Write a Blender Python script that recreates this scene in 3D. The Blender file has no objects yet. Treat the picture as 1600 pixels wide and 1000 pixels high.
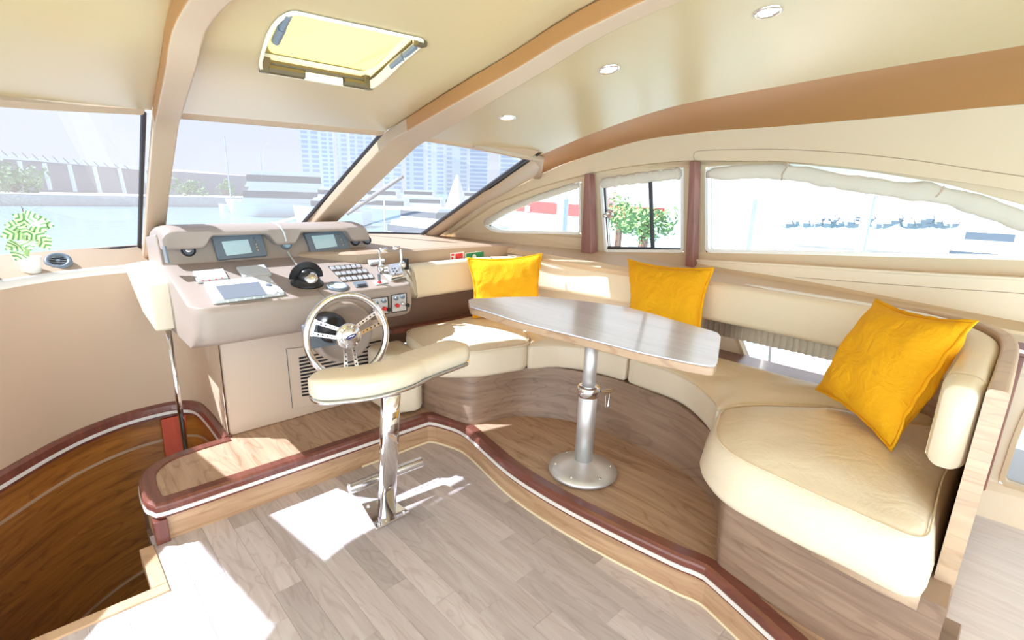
import bpy, bmesh, math, random
from mathutils import Vector as V, Matrix, Quaternion, noise
from mathutils.geometry import tessellate_polygon
random.seed(7)
SC = bpy.context.scene
COL = SC.collection
# axes: X to starboard, Y to the bow, Z up, cabin sole at z = 0
# ------------------------------------------------------------------ camera
FPX, PITCH, ROLL, YAW, EYE = 783.0, math.radians(14.3), math.radians(1.8), math.radians(44.0), V((0, 0, 1.5))
def _bo(a, b, c):            # camera-aligned axes -> boat axes
    return V((a*math.cos(YAW)+b*math.sin(YAW), -a*math.sin(YAW)+b*math.cos(YAW), c))
_F = _bo(0, math.cos(PITCH), -math.sin(PITCH)); _U = _bo(0, math.sin(PITCH), math.cos(PITCH)); _X = _bo(1, 0, 0)
CX = _X*math.cos(ROLL)+_U*math.sin(ROLL); CU = -_X*math.sin(ROLL)+_U*math.cos(ROLL); CF = _F
cam_data = bpy.data.cameras.new('camera'); cam_data.sensor_width = 36.0; cam_data.lens = FPX/1600*36
cam_data.clip_start = 0.02; cam_data.clip_end = 5000
cam = bpy.data.objects.new('camera', cam_data); COL.objects.link(cam); SC.camera = cam
cam.matrix_world = Matrix(((CX.x, CU.x, -CF.x, EYE.x), (CX.y, CU.y, -CF.y, EYE.y), (CX.z, CU.z, -CF.z, EYE.z), (0, 0, 0, 1)))
# ------------------------------------------------------------------ sky, sun, exposure
SC.view_settings.view_transform = 'Standard'; SC.view_settings.look = 'None'
SC.view_settings.gamma = 1.0; SC.view_settings.use_curve_mapping = False
SC.view_settings.exposure = 1.40
SC.cycles.use_denoising = True
SC.cycles.max_bounces = 14; SC.cycles.diffuse_bounces = 7; SC.cycles.transparent_max_bounces = 16
SC.cycles.caustics_reflective = False; SC.cycles.caustics_refractive = False
world = bpy.data.worlds.new('sky'); SC.world = world; world.use_nodes = True
wn, wl = world.node_tree.nodes, world.node_tree.links
wn.clear()
w_out = wn.new('ShaderNodeOutputWorld'); w_bg = wn.new('ShaderNodeBackground')
w_tc = wn.new('ShaderNodeTexCoord'); w_sep = wn.new('ShaderNodeSeparateXYZ'); w_ramp = wn.new('ShaderNodeValToRGB')
wl.new(w_tc.outputs['Generated'], w_sep.inputs[0]); wl.new(w_sep.outputs['Z'], w_ramp.inputs[0])
w_ramp.color_ramp.elements[0].position = 0.0; w_ramp.color_ramp.elements[0].color = (0.98, 0.975, 0.97, 1)
w_ramp.color_ramp.elements[1].position = 0.6; w_ramp.color_ramp.elements[1].color = (0.80, 0.89, 1.0, 1)
wl.new(w_ramp.outputs[0], w_bg.inputs[0]); wl.new(w_bg.outputs[0], w_out.inputs[0])
w_bg.inputs[1].default_value = 1.35
SUN_A, SUN_K = 0.65, 0.52        # drift to starboard / aft of the sunlight per metre of fall
sun_data = bpy.data.lights.new('sun', 'SUN'); sun_data.energy = 26.0; sun_data.angle = math.radians(0.6); sun_data.color = (1.0, 0.95, 0.88)
sun = bpy.data.objects.new('sun', sun_data); COL.objects.link(sun)
sun.rotation_euler = V((SUN_A, -SUN_K, -1)).to_track_quat('-Z', 'Y').to_euler(); sun.location = (-9, 9, 14)

# ------------------------------------------------------------------ where a sight line meets a plane of the boat
def ray(x, y): return CX*((x-800)/FPX) + CU*((500-y)/FPX) + CF
def at_z(x, y, z): d = ray(x, y); return EYE + d*((z-EYE.z)/d.z)
def at_u(x, y, u): d = ray(x, y); return EYE + d*(u/d.x)
def at_v(x, y, v): d = ray(x, y); return EYE + d*(v/d.y)
def at_pl(x, y, p, n): d = ray(x, y); return EYE + d*((V(p)-EYE).dot(n)/d.dot(n))
def at_d(x, y, dist): d = ray(x, y); return EYE + d*(dist/math.hypot(d.x, d.y))
def wall_u(v): return 3.12 - (0.085*(v-1)**2 if v > 1 else 0.0)
def at_wall(x, y, off=0.0):
    d = ray(x, y); t = 2.0
    for _ in range(60):
        p = EYE + d*t; t += 0.7*((wall_u(p.y)-off) - p.x)/max(d.x, 0.15)
    return EYE + d*t

# ------------------------------------------------------------------ object helpers
WL = {}
def tag(o, label=None, cat=None, group=None, kind=None):
    if label: o['label'] = label
    if cat: o['category'] = cat
    if group: o['group'] = group
    if kind: o['kind'] = kind
    return o
def put_parent(o, parent):
    o.parent = parent; o.matrix_parent_inverse = Matrix.Translation(-WL.get(parent.name, V((0, 0, 0))))
def empty(name, loc, label=None, cat=None, group=None):
    o = bpy.data.objects.new(name, None); COL.objects.link(o); o.location = loc; o.empty_display_size = 0.1
    WL[o.name] = V(loc); return tag(o, label, cat, group)
def mk(name, vs, fs, mat, parent=None, smooth=False, bevel=0, seg=2, sub=0, solid=0, auto=True):
    vs = [V(p) for p in vs]
    base = V((0, 0, 0))
    if parent is None:
        lo = [min(p[i] for p in vs) for i in range(3)]; hi = [max(p[i] for p in vs) for i in range(3)]
        base = V(((lo[0]+hi[0])/2, (lo[1]+hi[1])/2, lo[2]))
    me = bpy.data.meshes.new(name); me.from_pydata([tuple(p-base) for p in vs], [], fs)
    bm = bmesh.new(); bm.from_mesh(me); bmesh.ops.recalc_face_normals(bm, faces=bm.faces); bm.to_mesh(me); bm.free()
    o = bpy.data.objects.new(name, me); COL.objects.link(o); o.location = base; WL[o.name] = base
    if isinstance(mat, (list, tuple)):
        for m in mat: me.materials.append(m)
    else: me.materials.append(mat)
    if smooth:
        for p in me.polygons: p.use_smooth = True
    if solid:
        s = o.modifiers.new('s', 'SOLIDIFY'); s.thickness = solid; s.offset = 0
    if bevel:
        b = o.modifiers.new('b', 'BEVEL'); b.width = bevel; b.segments = seg; b.limit_method = 'ANGLE'; b.angle_limit = math.radians(40)
        for p in me.polygons: p.use_smooth = True
        if auto:
            w = o.modifiers.new('w', 'WEIGHTED_NORMAL'); w.keep_sharp = False
    if sub:
        s = o.modifiers.new('u', 'SUBSURF'); s.levels = sub; s.render_levels = sub
    if parent is not None: put_parent(o, parent)
    return o
def struct(name, vs, fs, mat, parent=None, **k):
    o = mk(name, vs, fs, mat, parent, **k)
    if parent is None: o['kind'] = 'structure'
    return o
def merge(*parts):
    vs, fs = [], []
    for a, b in parts:
        n = len(vs); vs += list(a); fs += [tuple(i+n for i in f) for f in b]
    return vs, fs
def box(c, s, rz=0.0, ax=None):
    c = V(c); h = [x/2 for x in s]
    if ax is None: ax = (V((math.cos(rz), math.sin(rz), 0)), V((-math.sin(rz), math.cos(rz), 0)), V((0, 0, 1)))
    vs = [c+ax[0]*(h[0]*i)+ax[1]*(h[1]*j)+ax[2]*(h[2]*k) for k in (-1, 1) for j in (-1, 1) for i in (-1, 1)]
    return vs, [(0, 2, 3, 1), (4, 5, 7, 6), (0, 1, 5, 4), (2, 6, 7, 3), (0, 4, 6, 2), (1, 3, 7, 5)]
def slab(quad, n, h):        # quad (or any polygon) lifted along n by h
    q = [V(p) for p in quad]; m = len(q); vs = q + [p+V(n)*h for p in q]
    fs = [tuple(range(m))[::-1], tuple(range(m, 2*m))] + [(i, (i+1) % m, (i+1) % m+m, i+m) for i in range(m)]
    return vs, fs
def prism(poly, z0, z1): return slab([(p[0], p[1], z0) for p in poly], (0, 0, 1), z1-z0)
def frame_of(n):
    n = V(n).normalized(); a = n.cross(V((0, 0, 1)))
    if a.length < 1e-3: a = V((1, 0, 0))
    a.normalize(); return a, n.cross(a).normalized(), n
def lathe(c, axis, prof, seg=24):      # prof: (radius, along axis)
    a, b, n = frame_of(axis); c = V(c); vs, fs = [], []
    for r, h in prof:
        for i in range(seg):
            t = 2*math.pi*i/seg; vs.append(c+n*h+(a*math.cos(t)+b*math.sin(t))*r)
    for k in range(len(prof)-1):
        for i in range(seg):
            j = (i+1) % seg; fs.append((k*seg+i, k*seg+j, (k+1)*seg+j, (k+1)*seg+i))
    fs.append(tuple(range(seg))[::-1]); fs.append(tuple(range((len(prof)-1)*seg, len(prof)*seg)))
    return vs, fs
def cyl(p, q, r, seg=16, r2=None):
    p, q = V(p), V(q); return lathe(p, q-p, [(r, 0), (r if r2 is None else r2, (q-p).length)], seg)
def ball(c, r, seg=14, rings=8, sz=1.0):
    c = V(c); prof = [(max(1e-4, r*math.sin(math.pi*i/rings)), -r*sz*math.cos(math.pi*i/rings)) for i in range(rings+1)]
    return lathe(c, (0, 0, 1), prof, seg)
def sweep(path, sec, up=(0, 0, 1), closed=False, cap=True):   # sec: list of (side, up) or function(k, t)->list
    P = [V(p) for p in path]; n = len(P); vs, fs = [], []; up = V(up); m = None
    for k in range(n):
        if closed: t = P[(k+1) % n]-P[k-1]
        else: t = P[min(k+1, n-1)]-P[max(k-1, 0)]
        t.normalize(); s = t.cross(up)
        if s.length < 1e-4: s = t.cross(V((0, 1, 0)))
        s.normalize(); w = s.cross(t).normalized()
        S = sec(k, k/(n-1)) if callable(sec) else sec
        m = len(S); vs += [P[k]+s*a+w*b for a, b in S]
    for k in range(n if closed else n-1):
        k2 = (k+1) % n
        for i in range(m): j = (i+1) % m; fs.append((k*m+i, k*m+j, k2*m+j, k2*m+i))
    if cap and not closed: fs.append(tuple(range(m))[::-1]); fs.append(tuple(range((n-1)*m, n*m)))
    return vs, fs
def circ(r, n=10, ry=None): return [(r*math.cos(2*math.pi*i/n), (r if ry is None else ry)*math.sin(2*math.pi*i/n)) for i in range(n)]
def rrect(w, h, r, n=4):
    out = []
    for cx, cy, a0 in ((w/2-r, h/2-r, 0), (-w/2+r, h/2-r, 90), (-w/2+r, -h/2+r, 180), (w/2-r, -h/2+r, 270)):
        for i in range(n+1):
            a = math.radians(a0+90*i/n); out.append((cx+r*math.cos(a), cy+r*math.sin(a)))
    return out
def tube(path, r, n=8, closed=False): return sweep(path, circ(r, n), closed=closed)
def cat(pts, per=6, closed=False):      # smooth curve through points
    P = [V(p) for p in pts]; n = len(P); out = []
    g = (lambda i: P[i % n]) if closed else (lambda i: P[i] if 0 <= i < n else (P[0]*2-P[1] if i < 0 else P[-1]*2-P[-2]))
    for i in range(n if closed else n-1):
        a, b, c, d = g(i-1), g(i), g(i+1), g(i+2)
        for k in range(per):
            t = k/per; out.append(0.5*((2*b)+(c-a)*t+(2*a-5*b+4*c-d)*t*t+(3*b-a-3*c+d)*t**3))
    if not closed: out.append(P[-1].copy())
    return out
def resample(path, n):
    P = [V(p) for p in path]; L = [0.0]
    for a, b in zip(P, P[1:]): L.append(L[-1]+(b-a).length)
    out = []; j = 0
    for k in range(n):
        s = L[-1]*k/(n-1)
        while j < len(P)-2 and L[j+1] < s: j += 1
        t = (s-L[j])/max(1e-9, L[j+1]-L[j]); out.append(P[j].lerp(P[j+1], min(1, max(0, t))))
    return out
def loft(curves, bulge=None):
    n = len(curves[0]); vs = [p for c in curves for p in c]
    return vs, [(k*n+i, k*n+i+1, (k+1)*n+i+1, (k+1)*n+i) for k in range(len(curves)-1) for i in range(n-1)]
def strap(Lp, Rp, off, n=40):           # a bar between two edge curves, with depth off
    Lp, Rp = resample(Lp, n), resample(Rp, n); off = V(off); vs, fs = [], []
    for a, b in zip(Lp, Rp): vs += [a, b, b+off, a+off]
    for k in range(n-1):
        for i in range(4): j = (i+1) % 4; fs.append((4*k+i, 4*k+j, 4*k+4+j, 4*k+4+i))
    fs += [(0, 1, 2, 3), (4*n-4, 4*n-3, 4*n-2, 4*n-1)]
    return vs, fs
def round_poly(pts, rad, seg=5):
    n = len(pts); out = []
    for i in range(n):
        p, a, b = V(pts[i][:2]), V(pts[i-1][:2]), V(pts[(i+1) % n][:2])
        r = rad[i] if isinstance(rad, (list, tuple)) else rad
        if r <= 0: out.append(p); continue
        da, db = (a-p), (b-p); r = min(r, da.length*.48, db.length*.48)
        s, e = p+da.normalized()*r, p+db.normalized()*r
        for k in range(seg+1):
            t = k/seg; out.append(s*(1-t)**2+p*2*t*(1-t)+e*t*t)
    return out
def area2(P): return sum(P[i-1].x*P[i].y-P[i].x*P[i-1].y for i in range(len(P)))/2
def inset(P, d):
    n = len(P); sg = 1 if area2(P) > 0 else -1; out = []
    for i in range(n):
        t = (P[(i+1) % n]-P[i-1]); t = t.normalized() if t.length > 1e-6 else V((1, 0)); out.append(P[i]+V((-t.y, t.x))*(d*sg))
    return out
def dens(P, step=0.05):
    out = []
    for i in range(len(P)):
        a, b = P[i], P[(i+1) % len(P)]; m = max(1, int((b-a).length/step)); out += [a.lerp(b, k/m) for k in range(m)]
    return out
def rin(P, d):
    n = len(P); c = sum(P, V((0, 0)))/n
    return [p+(c-p).normalized()*min(d*1.15, (c-p).length*.8) for p in P]
def cushion_mesh(outline, z0, z1, r=0.03, crown=0.02, lean=0.0, wob=0.004, seed=0.0):
    P = dens(outline, 0.05); n = len(P); lay = []
    for k in range(4): a = math.pi/2*k/3; lay.append((rin(P, r*.8*(1-math.sin(a))), z0+r*.8*(1-math.cos(a))))
    for k in range(1, 4): lay.append((rin(P, lean*k/4), z0+(z1-z0-r)*(.2+.8*k/3) if False else z0+r*.8+(z1-r-z0-r*.8)*k/3))
    for k in range(1, 5): a = math.pi/2*k/4; lay.append((rin(P, lean+r*(1-math.cos(a))), z1-r+r*math.sin(a)))
    last = lay[-1][0]; c = sum(last, V((0, 0)))/n
    for s, h in ((.9, .45), (.75, .8), (.55, .95), (.3, 1.0), (.1, 1.0)): lay.append(([c+(p-c)*s for p in last], z1+crown*h))
    vs, fs = [], []
    for li, (L, z) in enumerate(lay):
        for p in L:
            w = noise.noise(V((p.x*6+seed, p.y*6, z*5)))*wob*(2.2 if li > 10 else 1); vs.append(V((p.x, p.y, z+w)))
    for k in range(len(lay)-1):
        for i in range(n): j = (i+1) % n; fs.append((k*n+i, k*n+j, (k+1)*n+j, (k+1)*n+i))
    fs.append(tuple(range(n))[::-1]); fs.append(tuple(range((len(lay)-1)*n, len(lay)*n)))
    seam = [V((p.x, p.y, z1-.012)) for p in rin(P, lean+r*.12)]
    return vs, fs, seam
def holed(outer, holes, m):             # flat polygon with holes, m maps (a, b) -> 3D
    loops = [[V((p[0], p[1], 0)) for p in outer]]+[[V((p[0], p[1], 0)) for p in h] for h in holes]
    allp = [p for l in loops for p in l]
    return [m(p.x, p.y) for p in allp], [tuple(t) for t in tessellate_polygon(loops)]

# ------------------------------------------------------------------ materials
def srgb(r, g, b):
    f = lambda c: (c/255/12.92) if c/255 <= .04045 else ((c/255+.055)/1.055)**2.4
    return (f(r), f(g), f(b), 1)
def base_mat(name, col, rough=.5, metal=0.0, spec=.5, coat=0.0):
    m = bpy.data.materials.new(name); m.use_nodes = True; b = m.node_tree.nodes['Principled BSDF']
    b.inputs['Base Color'].default_value = col; b.inputs['Roughness'].default_value = rough; b.inputs['Metallic'].default_value = metal
    b.inputs['Specular IOR Level'].default_value = spec; b.inputs['Coat Weight'].default_value = coat; b.inputs['Coat Roughness'].default_value = .12
    return m
def grain(m, scale=60, depth=.15, var=.04, detail=3.0):      # fine colour variation and relief
    nt = m.node_tree; b = nt.nodes['Principled BSDF']; tc = nt.nodes.new('ShaderNodeTexCoord')
    nz = nt.nodes.new('ShaderNodeTexNoise'); nz.inputs['Scale'].default_value = scale; nz.inputs['Detail'].default_value = detail
    nt.links.new(tc.outputs['Object'], nz.inputs['Vector'])
    bp = nt.nodes.new('ShaderNodeBump'); bp.inputs['Strength'].default_value = depth; bp.inputs['Distance'].default_value = .004
    nt.links.new(nz.outputs['Fac'], bp.inputs['Height']); nt.links.new(bp.outputs[0], b.inputs['Normal'])
    if var:
        n2 = nt.nodes.new('ShaderNodeTexNoise'); n2.inputs['Scale'].default_value = 2.3; nt.links.new(tc.outputs['Object'], n2.inputs['Vector'])
        c = b.inputs['Base Color'].default_value[:]; mx = nt.nodes.new('ShaderNodeMix'); mx.data_type = 'RGBA'
        mx.inputs['A'].default_value = tuple(x*(1-var) for x in c[:3])+(1,); mx.inputs['B'].default_value = tuple(min(1, x*(1+var)) for x in c[:3])+(1,)
        nt.links.new(n2.outputs['Fac'], mx.inputs['Factor']); nt.links.new(mx.outputs['Result'], b.inputs['Base Color'])
    return m
def wood(name, c1, c2, axis=(0, 1, 0), rough=.4, scale=1.0, per_obj=0.0, coat=0.0, rings=.55):
    m = bpy.data.materials.new(name); m.use_nodes = True; nt = m.node_tree; b = nt.nodes['Principled BSDF']; N = nt.nodes.new; L = nt.links.new
    tc = N('ShaderNodeTexCoord'); oi = N('ShaderNodeObjectInfo'); ad = N('ShaderNodeVectorMath'); ad.operation = 'ADD'
    mu = N('ShaderNodeVectorMath'); mu.operation = 'SCALE'; mu.inputs['Scale'].default_value = 37.0
    cb = N('ShaderNodeCombineXYZ')
    for k in range(3): L(oi.outputs['Random'], cb.inputs[k])
    L(cb.outputs[0], mu.inputs[0]); L(tc.outputs['Object'], ad.inputs[0]); L(mu.outputs[0], ad.inputs[1])
    mp = N('ShaderNodeMapping'); mp.inputs['Scale'].default_value = tuple((2.2 if a else 34.0)*scale for a in axis); L(ad.outputs[0], mp.inputs['Vector'])
    n1 = N('ShaderNodeTexNoise'); n1.inputs['Scale'].default_value = 1.0; n1.inputs['Detail'].default_value = 5; n1.inputs['Distortion'].default_value = .6; L(mp.outputs[0], n1.inputs['Vector'])
    mp2 = N('ShaderNodeMapping'); mp2.inputs['Scale'].default_value = tuple((1.5 if a else 9.0)*scale for a in axis); L(ad.outputs[0], mp2.inputs['Vector'])
    n2 = N('ShaderNodeTexNoise'); n2.inputs['Scale'].default_value = 1.0; n2.inputs['Detail'].default_value = 2; n2.inputs['Distortion'].default_value = 1.2; L(mp2.outputs[0], n2.inputs['Vector'])
    sn = N('ShaderNodeMath'); sn.operation = 'MULTIPLY'; sn.inputs[1].default_value = 46.0; L(n2.outputs['Fac'], sn.inputs[0])
    s2 = N('ShaderNodeMath'); s2.operation = 'SINE'; L(sn.outputs[0], s2.inputs[0])
    r1 = N('ShaderNodeMapRange'); r1.inputs['From Min'].default_value = .55; r1.inputs['From Max'].default_value = 1.0; r1.inputs['To Min'].default_value = 0; r1.inputs['To Max'].default_value = rings; L(s2.outputs[0], r1.inputs['Value'])
    r2 = N('ShaderNodeMapRange'); r2.inputs['From Min'].default_value = .3; r2.inputs['From Max'].default_value = .7; L(n1.outputs['Fac'], r2.inputs['Value'])
    av = N('ShaderNodeMath'); av.operation = 'MULTIPLY_ADD'; av.inputs[1].default_value = .62; L(r2.outputs[0], av.inputs[0]); L(r1.outputs[0], av.inputs[2])
    mx = N('ShaderNodeMix'); mx.data_type = 'RGBA'; mx.inputs['A'].default_value = c1; mx.inputs['B'].default_value = c2; L(av.outputs[0], mx.inputs['Factor'])
    out = mx.outputs['Result']
    if per_obj:
        hs = N('ShaderNodeHueSaturation'); rr = N('ShaderNodeMapRange'); rr.inputs['To Min'].default_value = 1-per_obj; rr.inputs['To Max'].default_value = 1+per_obj*.6
        L(oi.outputs['Random'], rr.inputs['Value']); L(rr.outputs[0], hs.inputs['Value']); L(out, hs.inputs['Color']); out = hs.outputs[0]
    L(out, b.inputs['Base Color']); b.inputs['Roughness'].default_value = rough; b.inputs['Coat Weight'].default_value = coat; b.inputs['Coat Roughness'].default_value = .1
    bp = N('ShaderNodeBump'); bp.inputs['Strength'].default_value = .12; bp.inputs['Distance'].default_value = .002; L(n1.outputs['Fac'], bp.inputs['Height']); L(bp.outputs[0], b.inputs['Normal'])
    return m
def pane_mat(name, tint, film=0.0, filmcol=(1, 1, 1, 1), gloss=.04):
    m = bpy.data.materials.new(name); m.use_nodes = True; nt = m.node_tree; nt.nodes.clear(); N = nt.nodes.new; L = nt.links.new
    o = N('ShaderNodeOutputMaterial'); t = N('ShaderNodeBsdfTransparent'); t.inputs[0].default_value = tint
    g = N('ShaderNodeBsdfGlossy'); g.inputs['Roughness'].default_value = .02; mx = N('ShaderNodeMixShader'); mx.inputs[0].default_value = gloss
    L(t.outputs[0], mx.inputs[1]); L(g.outputs[0], mx.inputs[2]); last = mx
    if film:
        d = N('ShaderNodeBsdfTranslucent'); d.inputs[0].default_value = filmcol; m2 = N('ShaderNodeMixShader'); m2.inputs[0].default_value = film
        L(last.outputs[0], m2.inputs[1]); L(d.outputs[0], m2.inputs[2]); last = m2
    L(last.outputs[0], o.inputs[0]); return m
def glow(name, col, s):
    m = bpy.data.materials.new(name); m.use_nodes = True; b = m.node_tree.nodes['Principled BSDF']
    b.inputs['Base Color'].default_value = col; b.inputs['Emission Color'].default_value = col; b.inputs['Emission Strength'].default_value = s
    return m
M = {}
M['leather'] = grain(base_mat('leather', (.81, .705, .545, 1), .38, spec=.5), 140, .18, .03)
_l = M['leather'].node_tree; _b0 = [x for x in _l.nodes if x.type == 'BUMP'][0]; _w = _l.nodes.new('ShaderNodeTexNoise'); _w.inputs['Scale'].default_value = 7; _w.inputs['Detail'].default_value = 3; _w.inputs['Distortion'].default_value = 1.8
_b2 = _l.nodes.new('ShaderNodeBump'); _b2.inputs['Strength'].default_value = .35; _b2.inputs['Distance'].default_value = .012; _tc = [x for x in _l.nodes if x.type == 'TEX_COORD'][0]
_l.links.new(_tc.outputs['Object'], _w.inputs['Vector']); _l.links.new(_w.outputs['Fac'], _b2.inputs['Height']); _l.links.new(_b2.outputs[0], _b0.inputs['Normal'])
M['leather2'] = grain(base_mat('leather_back', (.78, .67, .50, 1), .42), 140, .15, .03)
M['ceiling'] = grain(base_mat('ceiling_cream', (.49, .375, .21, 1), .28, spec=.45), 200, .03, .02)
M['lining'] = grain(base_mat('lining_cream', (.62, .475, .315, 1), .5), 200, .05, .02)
M['lining_lightened'] = grain(base_mat('lining_cream_lightened', (.78, .66, .50, 1), .5), 200, .05, .02)  # same cream as the lining, lightened in colour to offset dimmer light
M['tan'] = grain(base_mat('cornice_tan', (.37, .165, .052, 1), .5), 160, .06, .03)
M['taupe'] = grain(base_mat('taupe_paint', (.45, .325, .225, 1), .5), 160, .05, .03)
M['beige'] = grain(base_mat('beige_vinyl', (.60, .45, .33, 1), .55), 160, .06, .03)
M['console'] = grain(base_mat('console_gelcoat', (.365, .295, .255, 1), .42), 220, .08, .02)
M['console2'] = grain(base_mat('console_base', (.62, .50, .40, 1), .5), 220, .05, .02)
M['white'] = base_mat('white_gelcoat', (.86, .84, .80, 1), .35)
M['ivory'] = base_mat('ivory_box', (.80, .72, .58, 1), .4)
M['offwhite'] = base_mat('white_plastic', (.62, .65, .66, 1), .4)
M['plank'] = wood('floor_oak', srgb(212, 205, 206), srgb(180, 166, 165), (0, 1, 0), .38, 1.0, .22, rings=.30)
M['plat'] = wood('platform_oak', srgb(200, 170, 144), srgb(144, 110, 84), (0, 1, 0), .35, .8, rings=.3)
M['riser'] = wood('riser_oak', srgb(206, 174, 140), srgb(158, 120, 90), (1, 1, 0), .4, .9, rings=.2)
M['veneer'] = wood('seat_base_veneer', srgb(162, 136, 116), srgb(110, 86, 71), (1, 1, 0), .4, .8, rings=.25)
M['panel'] = wood('end_panel_oak', srgb(206, 180, 154), srgb(168, 138, 114), (1, 1, 0), .35, .8, rings=.3)
M['tabletop'] = wood('table_laminate', srgb(226, 232, 254), srgb(204, 210, 234), (.0, 1, 0), .22, .9, coat=.7, rings=.15)
M['tableedge'] = wood('table_edge', srgb(190, 160, 132), srgb(160, 126, 100), (1, 1, 0), .4, .8)
M['stair'] = wood('stair_wall_walnut', srgb(178, 112, 48), srgb(100, 54, 20), (1, 1, 0), .35, .7, rings=.25)
M['mahog'] = wood('mahogany_trim', srgb(128, 74, 62), srgb(88, 44, 38), (0, 1, 1), .3, 1, coat=.4, rings=.15)
M['post'] = wood('post_wood', srgb(150, 102, 90), srgb(110, 66, 58), (0, 0, 1), .35, 1, rings=.2)
M['sidefloor'] = wood('side_floor', srgb(226, 220, 218), srgb(198, 188, 184), (0, 1, 0), .4, 1, rings=.15)
M['redwood'] = wood('red_panel', srgb(214, 76, 14), srgb(176, 44, 4), (0, 0, 1), .3, .8, coat=.4, rings=.1)
M['goldwood'] = wood('gold_panel', srgb(196, 150, 60), srgb(140, 96, 30), (0, 0, 1), .35, .8, rings=.3)
M['strip'] = base_mat('white_strip', (.82, .80, .78, 1), .3)
M['caulk'] = base_mat('caulk', (.86, .76, .55, 1), .5)
M['yellow'] = grain(base_mat('yellow_linen', (.86, .43, .012, 1), .85, spec=.2), 420, .35, .06)
_l = M['yellow'].node_tree; _b0 = [x for x in _l.nodes if x.type == 'BUMP'][0]; _w = _l.nodes.new('ShaderNodeTexNoise'); _w.inputs['Scale'].default_value = 9; _w.inputs['Detail'].default_value = 3; _w.inputs['Distortion'].default_value = 2.2
_b2 = _l.nodes.new('ShaderNodeBump'); _b2.inputs['Strength'].default_value = .55; _b2.inputs['Distance'].default_value = .02; _tc = [x for x in _l.nodes if x.type == 'TEX_COORD'][0]
_l.links.new(_tc.outputs['Object'], _w.inputs['Vector']); _l.links.new(_w.outputs['Fac'], _b2.inputs['Height']); _l.links.new(_b2.outputs[0], _b0.inputs['Normal'])
M['chrome'] = base_mat('chrome', (.82, .82, .84, 1), .06, 1.0)
M['steel'] = base_mat('steel', (.75, .75, .76, 1), .2, 1.0)
M['alu'] = base_mat('brushed_aluminium', (.74, .75, .77, 1), .45, .8)
M['silver'] = base_mat('polished_silver', (.86, .86, .87, 1), .16, 1.0)
M['black'] = base_mat('black_plastic', (.012, .012, .014, 1), .35)
M['rubber'] = base_mat('black_rubber', (.03, .028, .035, 1), .5)
M['slate'] = base_mat('slate_plastic', (.16, .19, .23, 1), .4)
M['screen'] = base_mat('grey_screen', (.17, .19, .23, 1), .2, spec=.4)
M['lcd'] = base_mat('pale_lcd', (.52, .68, .74, 1), .2)
M['brownpanel'] = base_mat('brown_panel', (.17, .10, .075, 1), .5)
M['bronze'] = base_mat('bronze_plastic', (.10, .07, .03, 1), .4)
M['red'] = base_mat('sign_red', (.72, .03, .03, 1), .4)
M['green'] = base_mat('sign_green', (.0, .22, .06, 1), .4)
M['navy'] = base_mat('navy_enamel', (.02, .02, .16, 1), .25)
M['fabric'] = grain(base_mat('curtain_fabric', (.74, .68, .60, 1), .8), 90, .3, .05)
M['blind'] = grain(base_mat('pleated_blind', (.66, .58, .48, 1), .8), 90, .3, .05)
for k_ in ('blind', 'fabric', 'yellow'):
    _n = M[k_].node_tree; _b = _n.nodes['Principled BSDF']; _oo = _n.nodes['Material Output']; _tr = _n.nodes.new('ShaderNodeBsdfTranslucent'); _mm = _n.nodes.new('ShaderNodeMixShader')
    _mm.inputs[0].default_value = {'blind': .6, 'fabric': .35, 'yellow': .0}[k_]; _tr.inputs[0].default_value = (.8, .74, .64, 1)
    _n.links.new(_b.outputs[0], _mm.inputs[1]); _n.links.new(_tr.outputs[0], _mm.inputs[2]); _n.links.new(_mm.outputs[0], _oo.inputs[0])
M['glass_front'] = pane_mat('tinted_windscreen', (.127, .146, .178, 1), .022, (.92, .93, 1.0, 1))
M['glass_side'] = pane_mat('clear_window', (.40, .41, .42, 1), 0, gloss=.03)
M['lamp'] = glow('lamp_lens', (1, .93, .82, 1), 5.0)
hb = bpy.data.materials.new('hatch_blind'); hb.use_nodes = True; nt = hb.node_tree; nt.nodes.clear()
_o = nt.nodes.new('ShaderNodeOutputMaterial'); _t = nt.nodes.new('ShaderNodeBsdfTranslucent'); _t.inputs[0].default_value = (.20, .155, .042, 1)
_d = nt.nodes.new('ShaderNodeBsdfDiffuse'); _d.inputs[0].default_value = (.28, .225, .09, 1); _m = nt.nodes.new('ShaderNodeMixShader'); _m.inputs[0].default_value = .3
nt.links.new(_t.outputs[0], _m.inputs[1]); nt.links.new(_d.outputs[0], _m.inputs[2]); nt.links.new(_m.outputs[0], _o.inputs[0]); M['hatch'] = hb
M['leafpale'] = base_mat('leaf', (.5, .7, .3, 1), .45)
def pix(P):
    w = V(P)-EYE; d = w.dot(CF); return 800+FPX*w.dot(CX)/d, 500-FPX*w.dot(CU)/d
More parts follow.
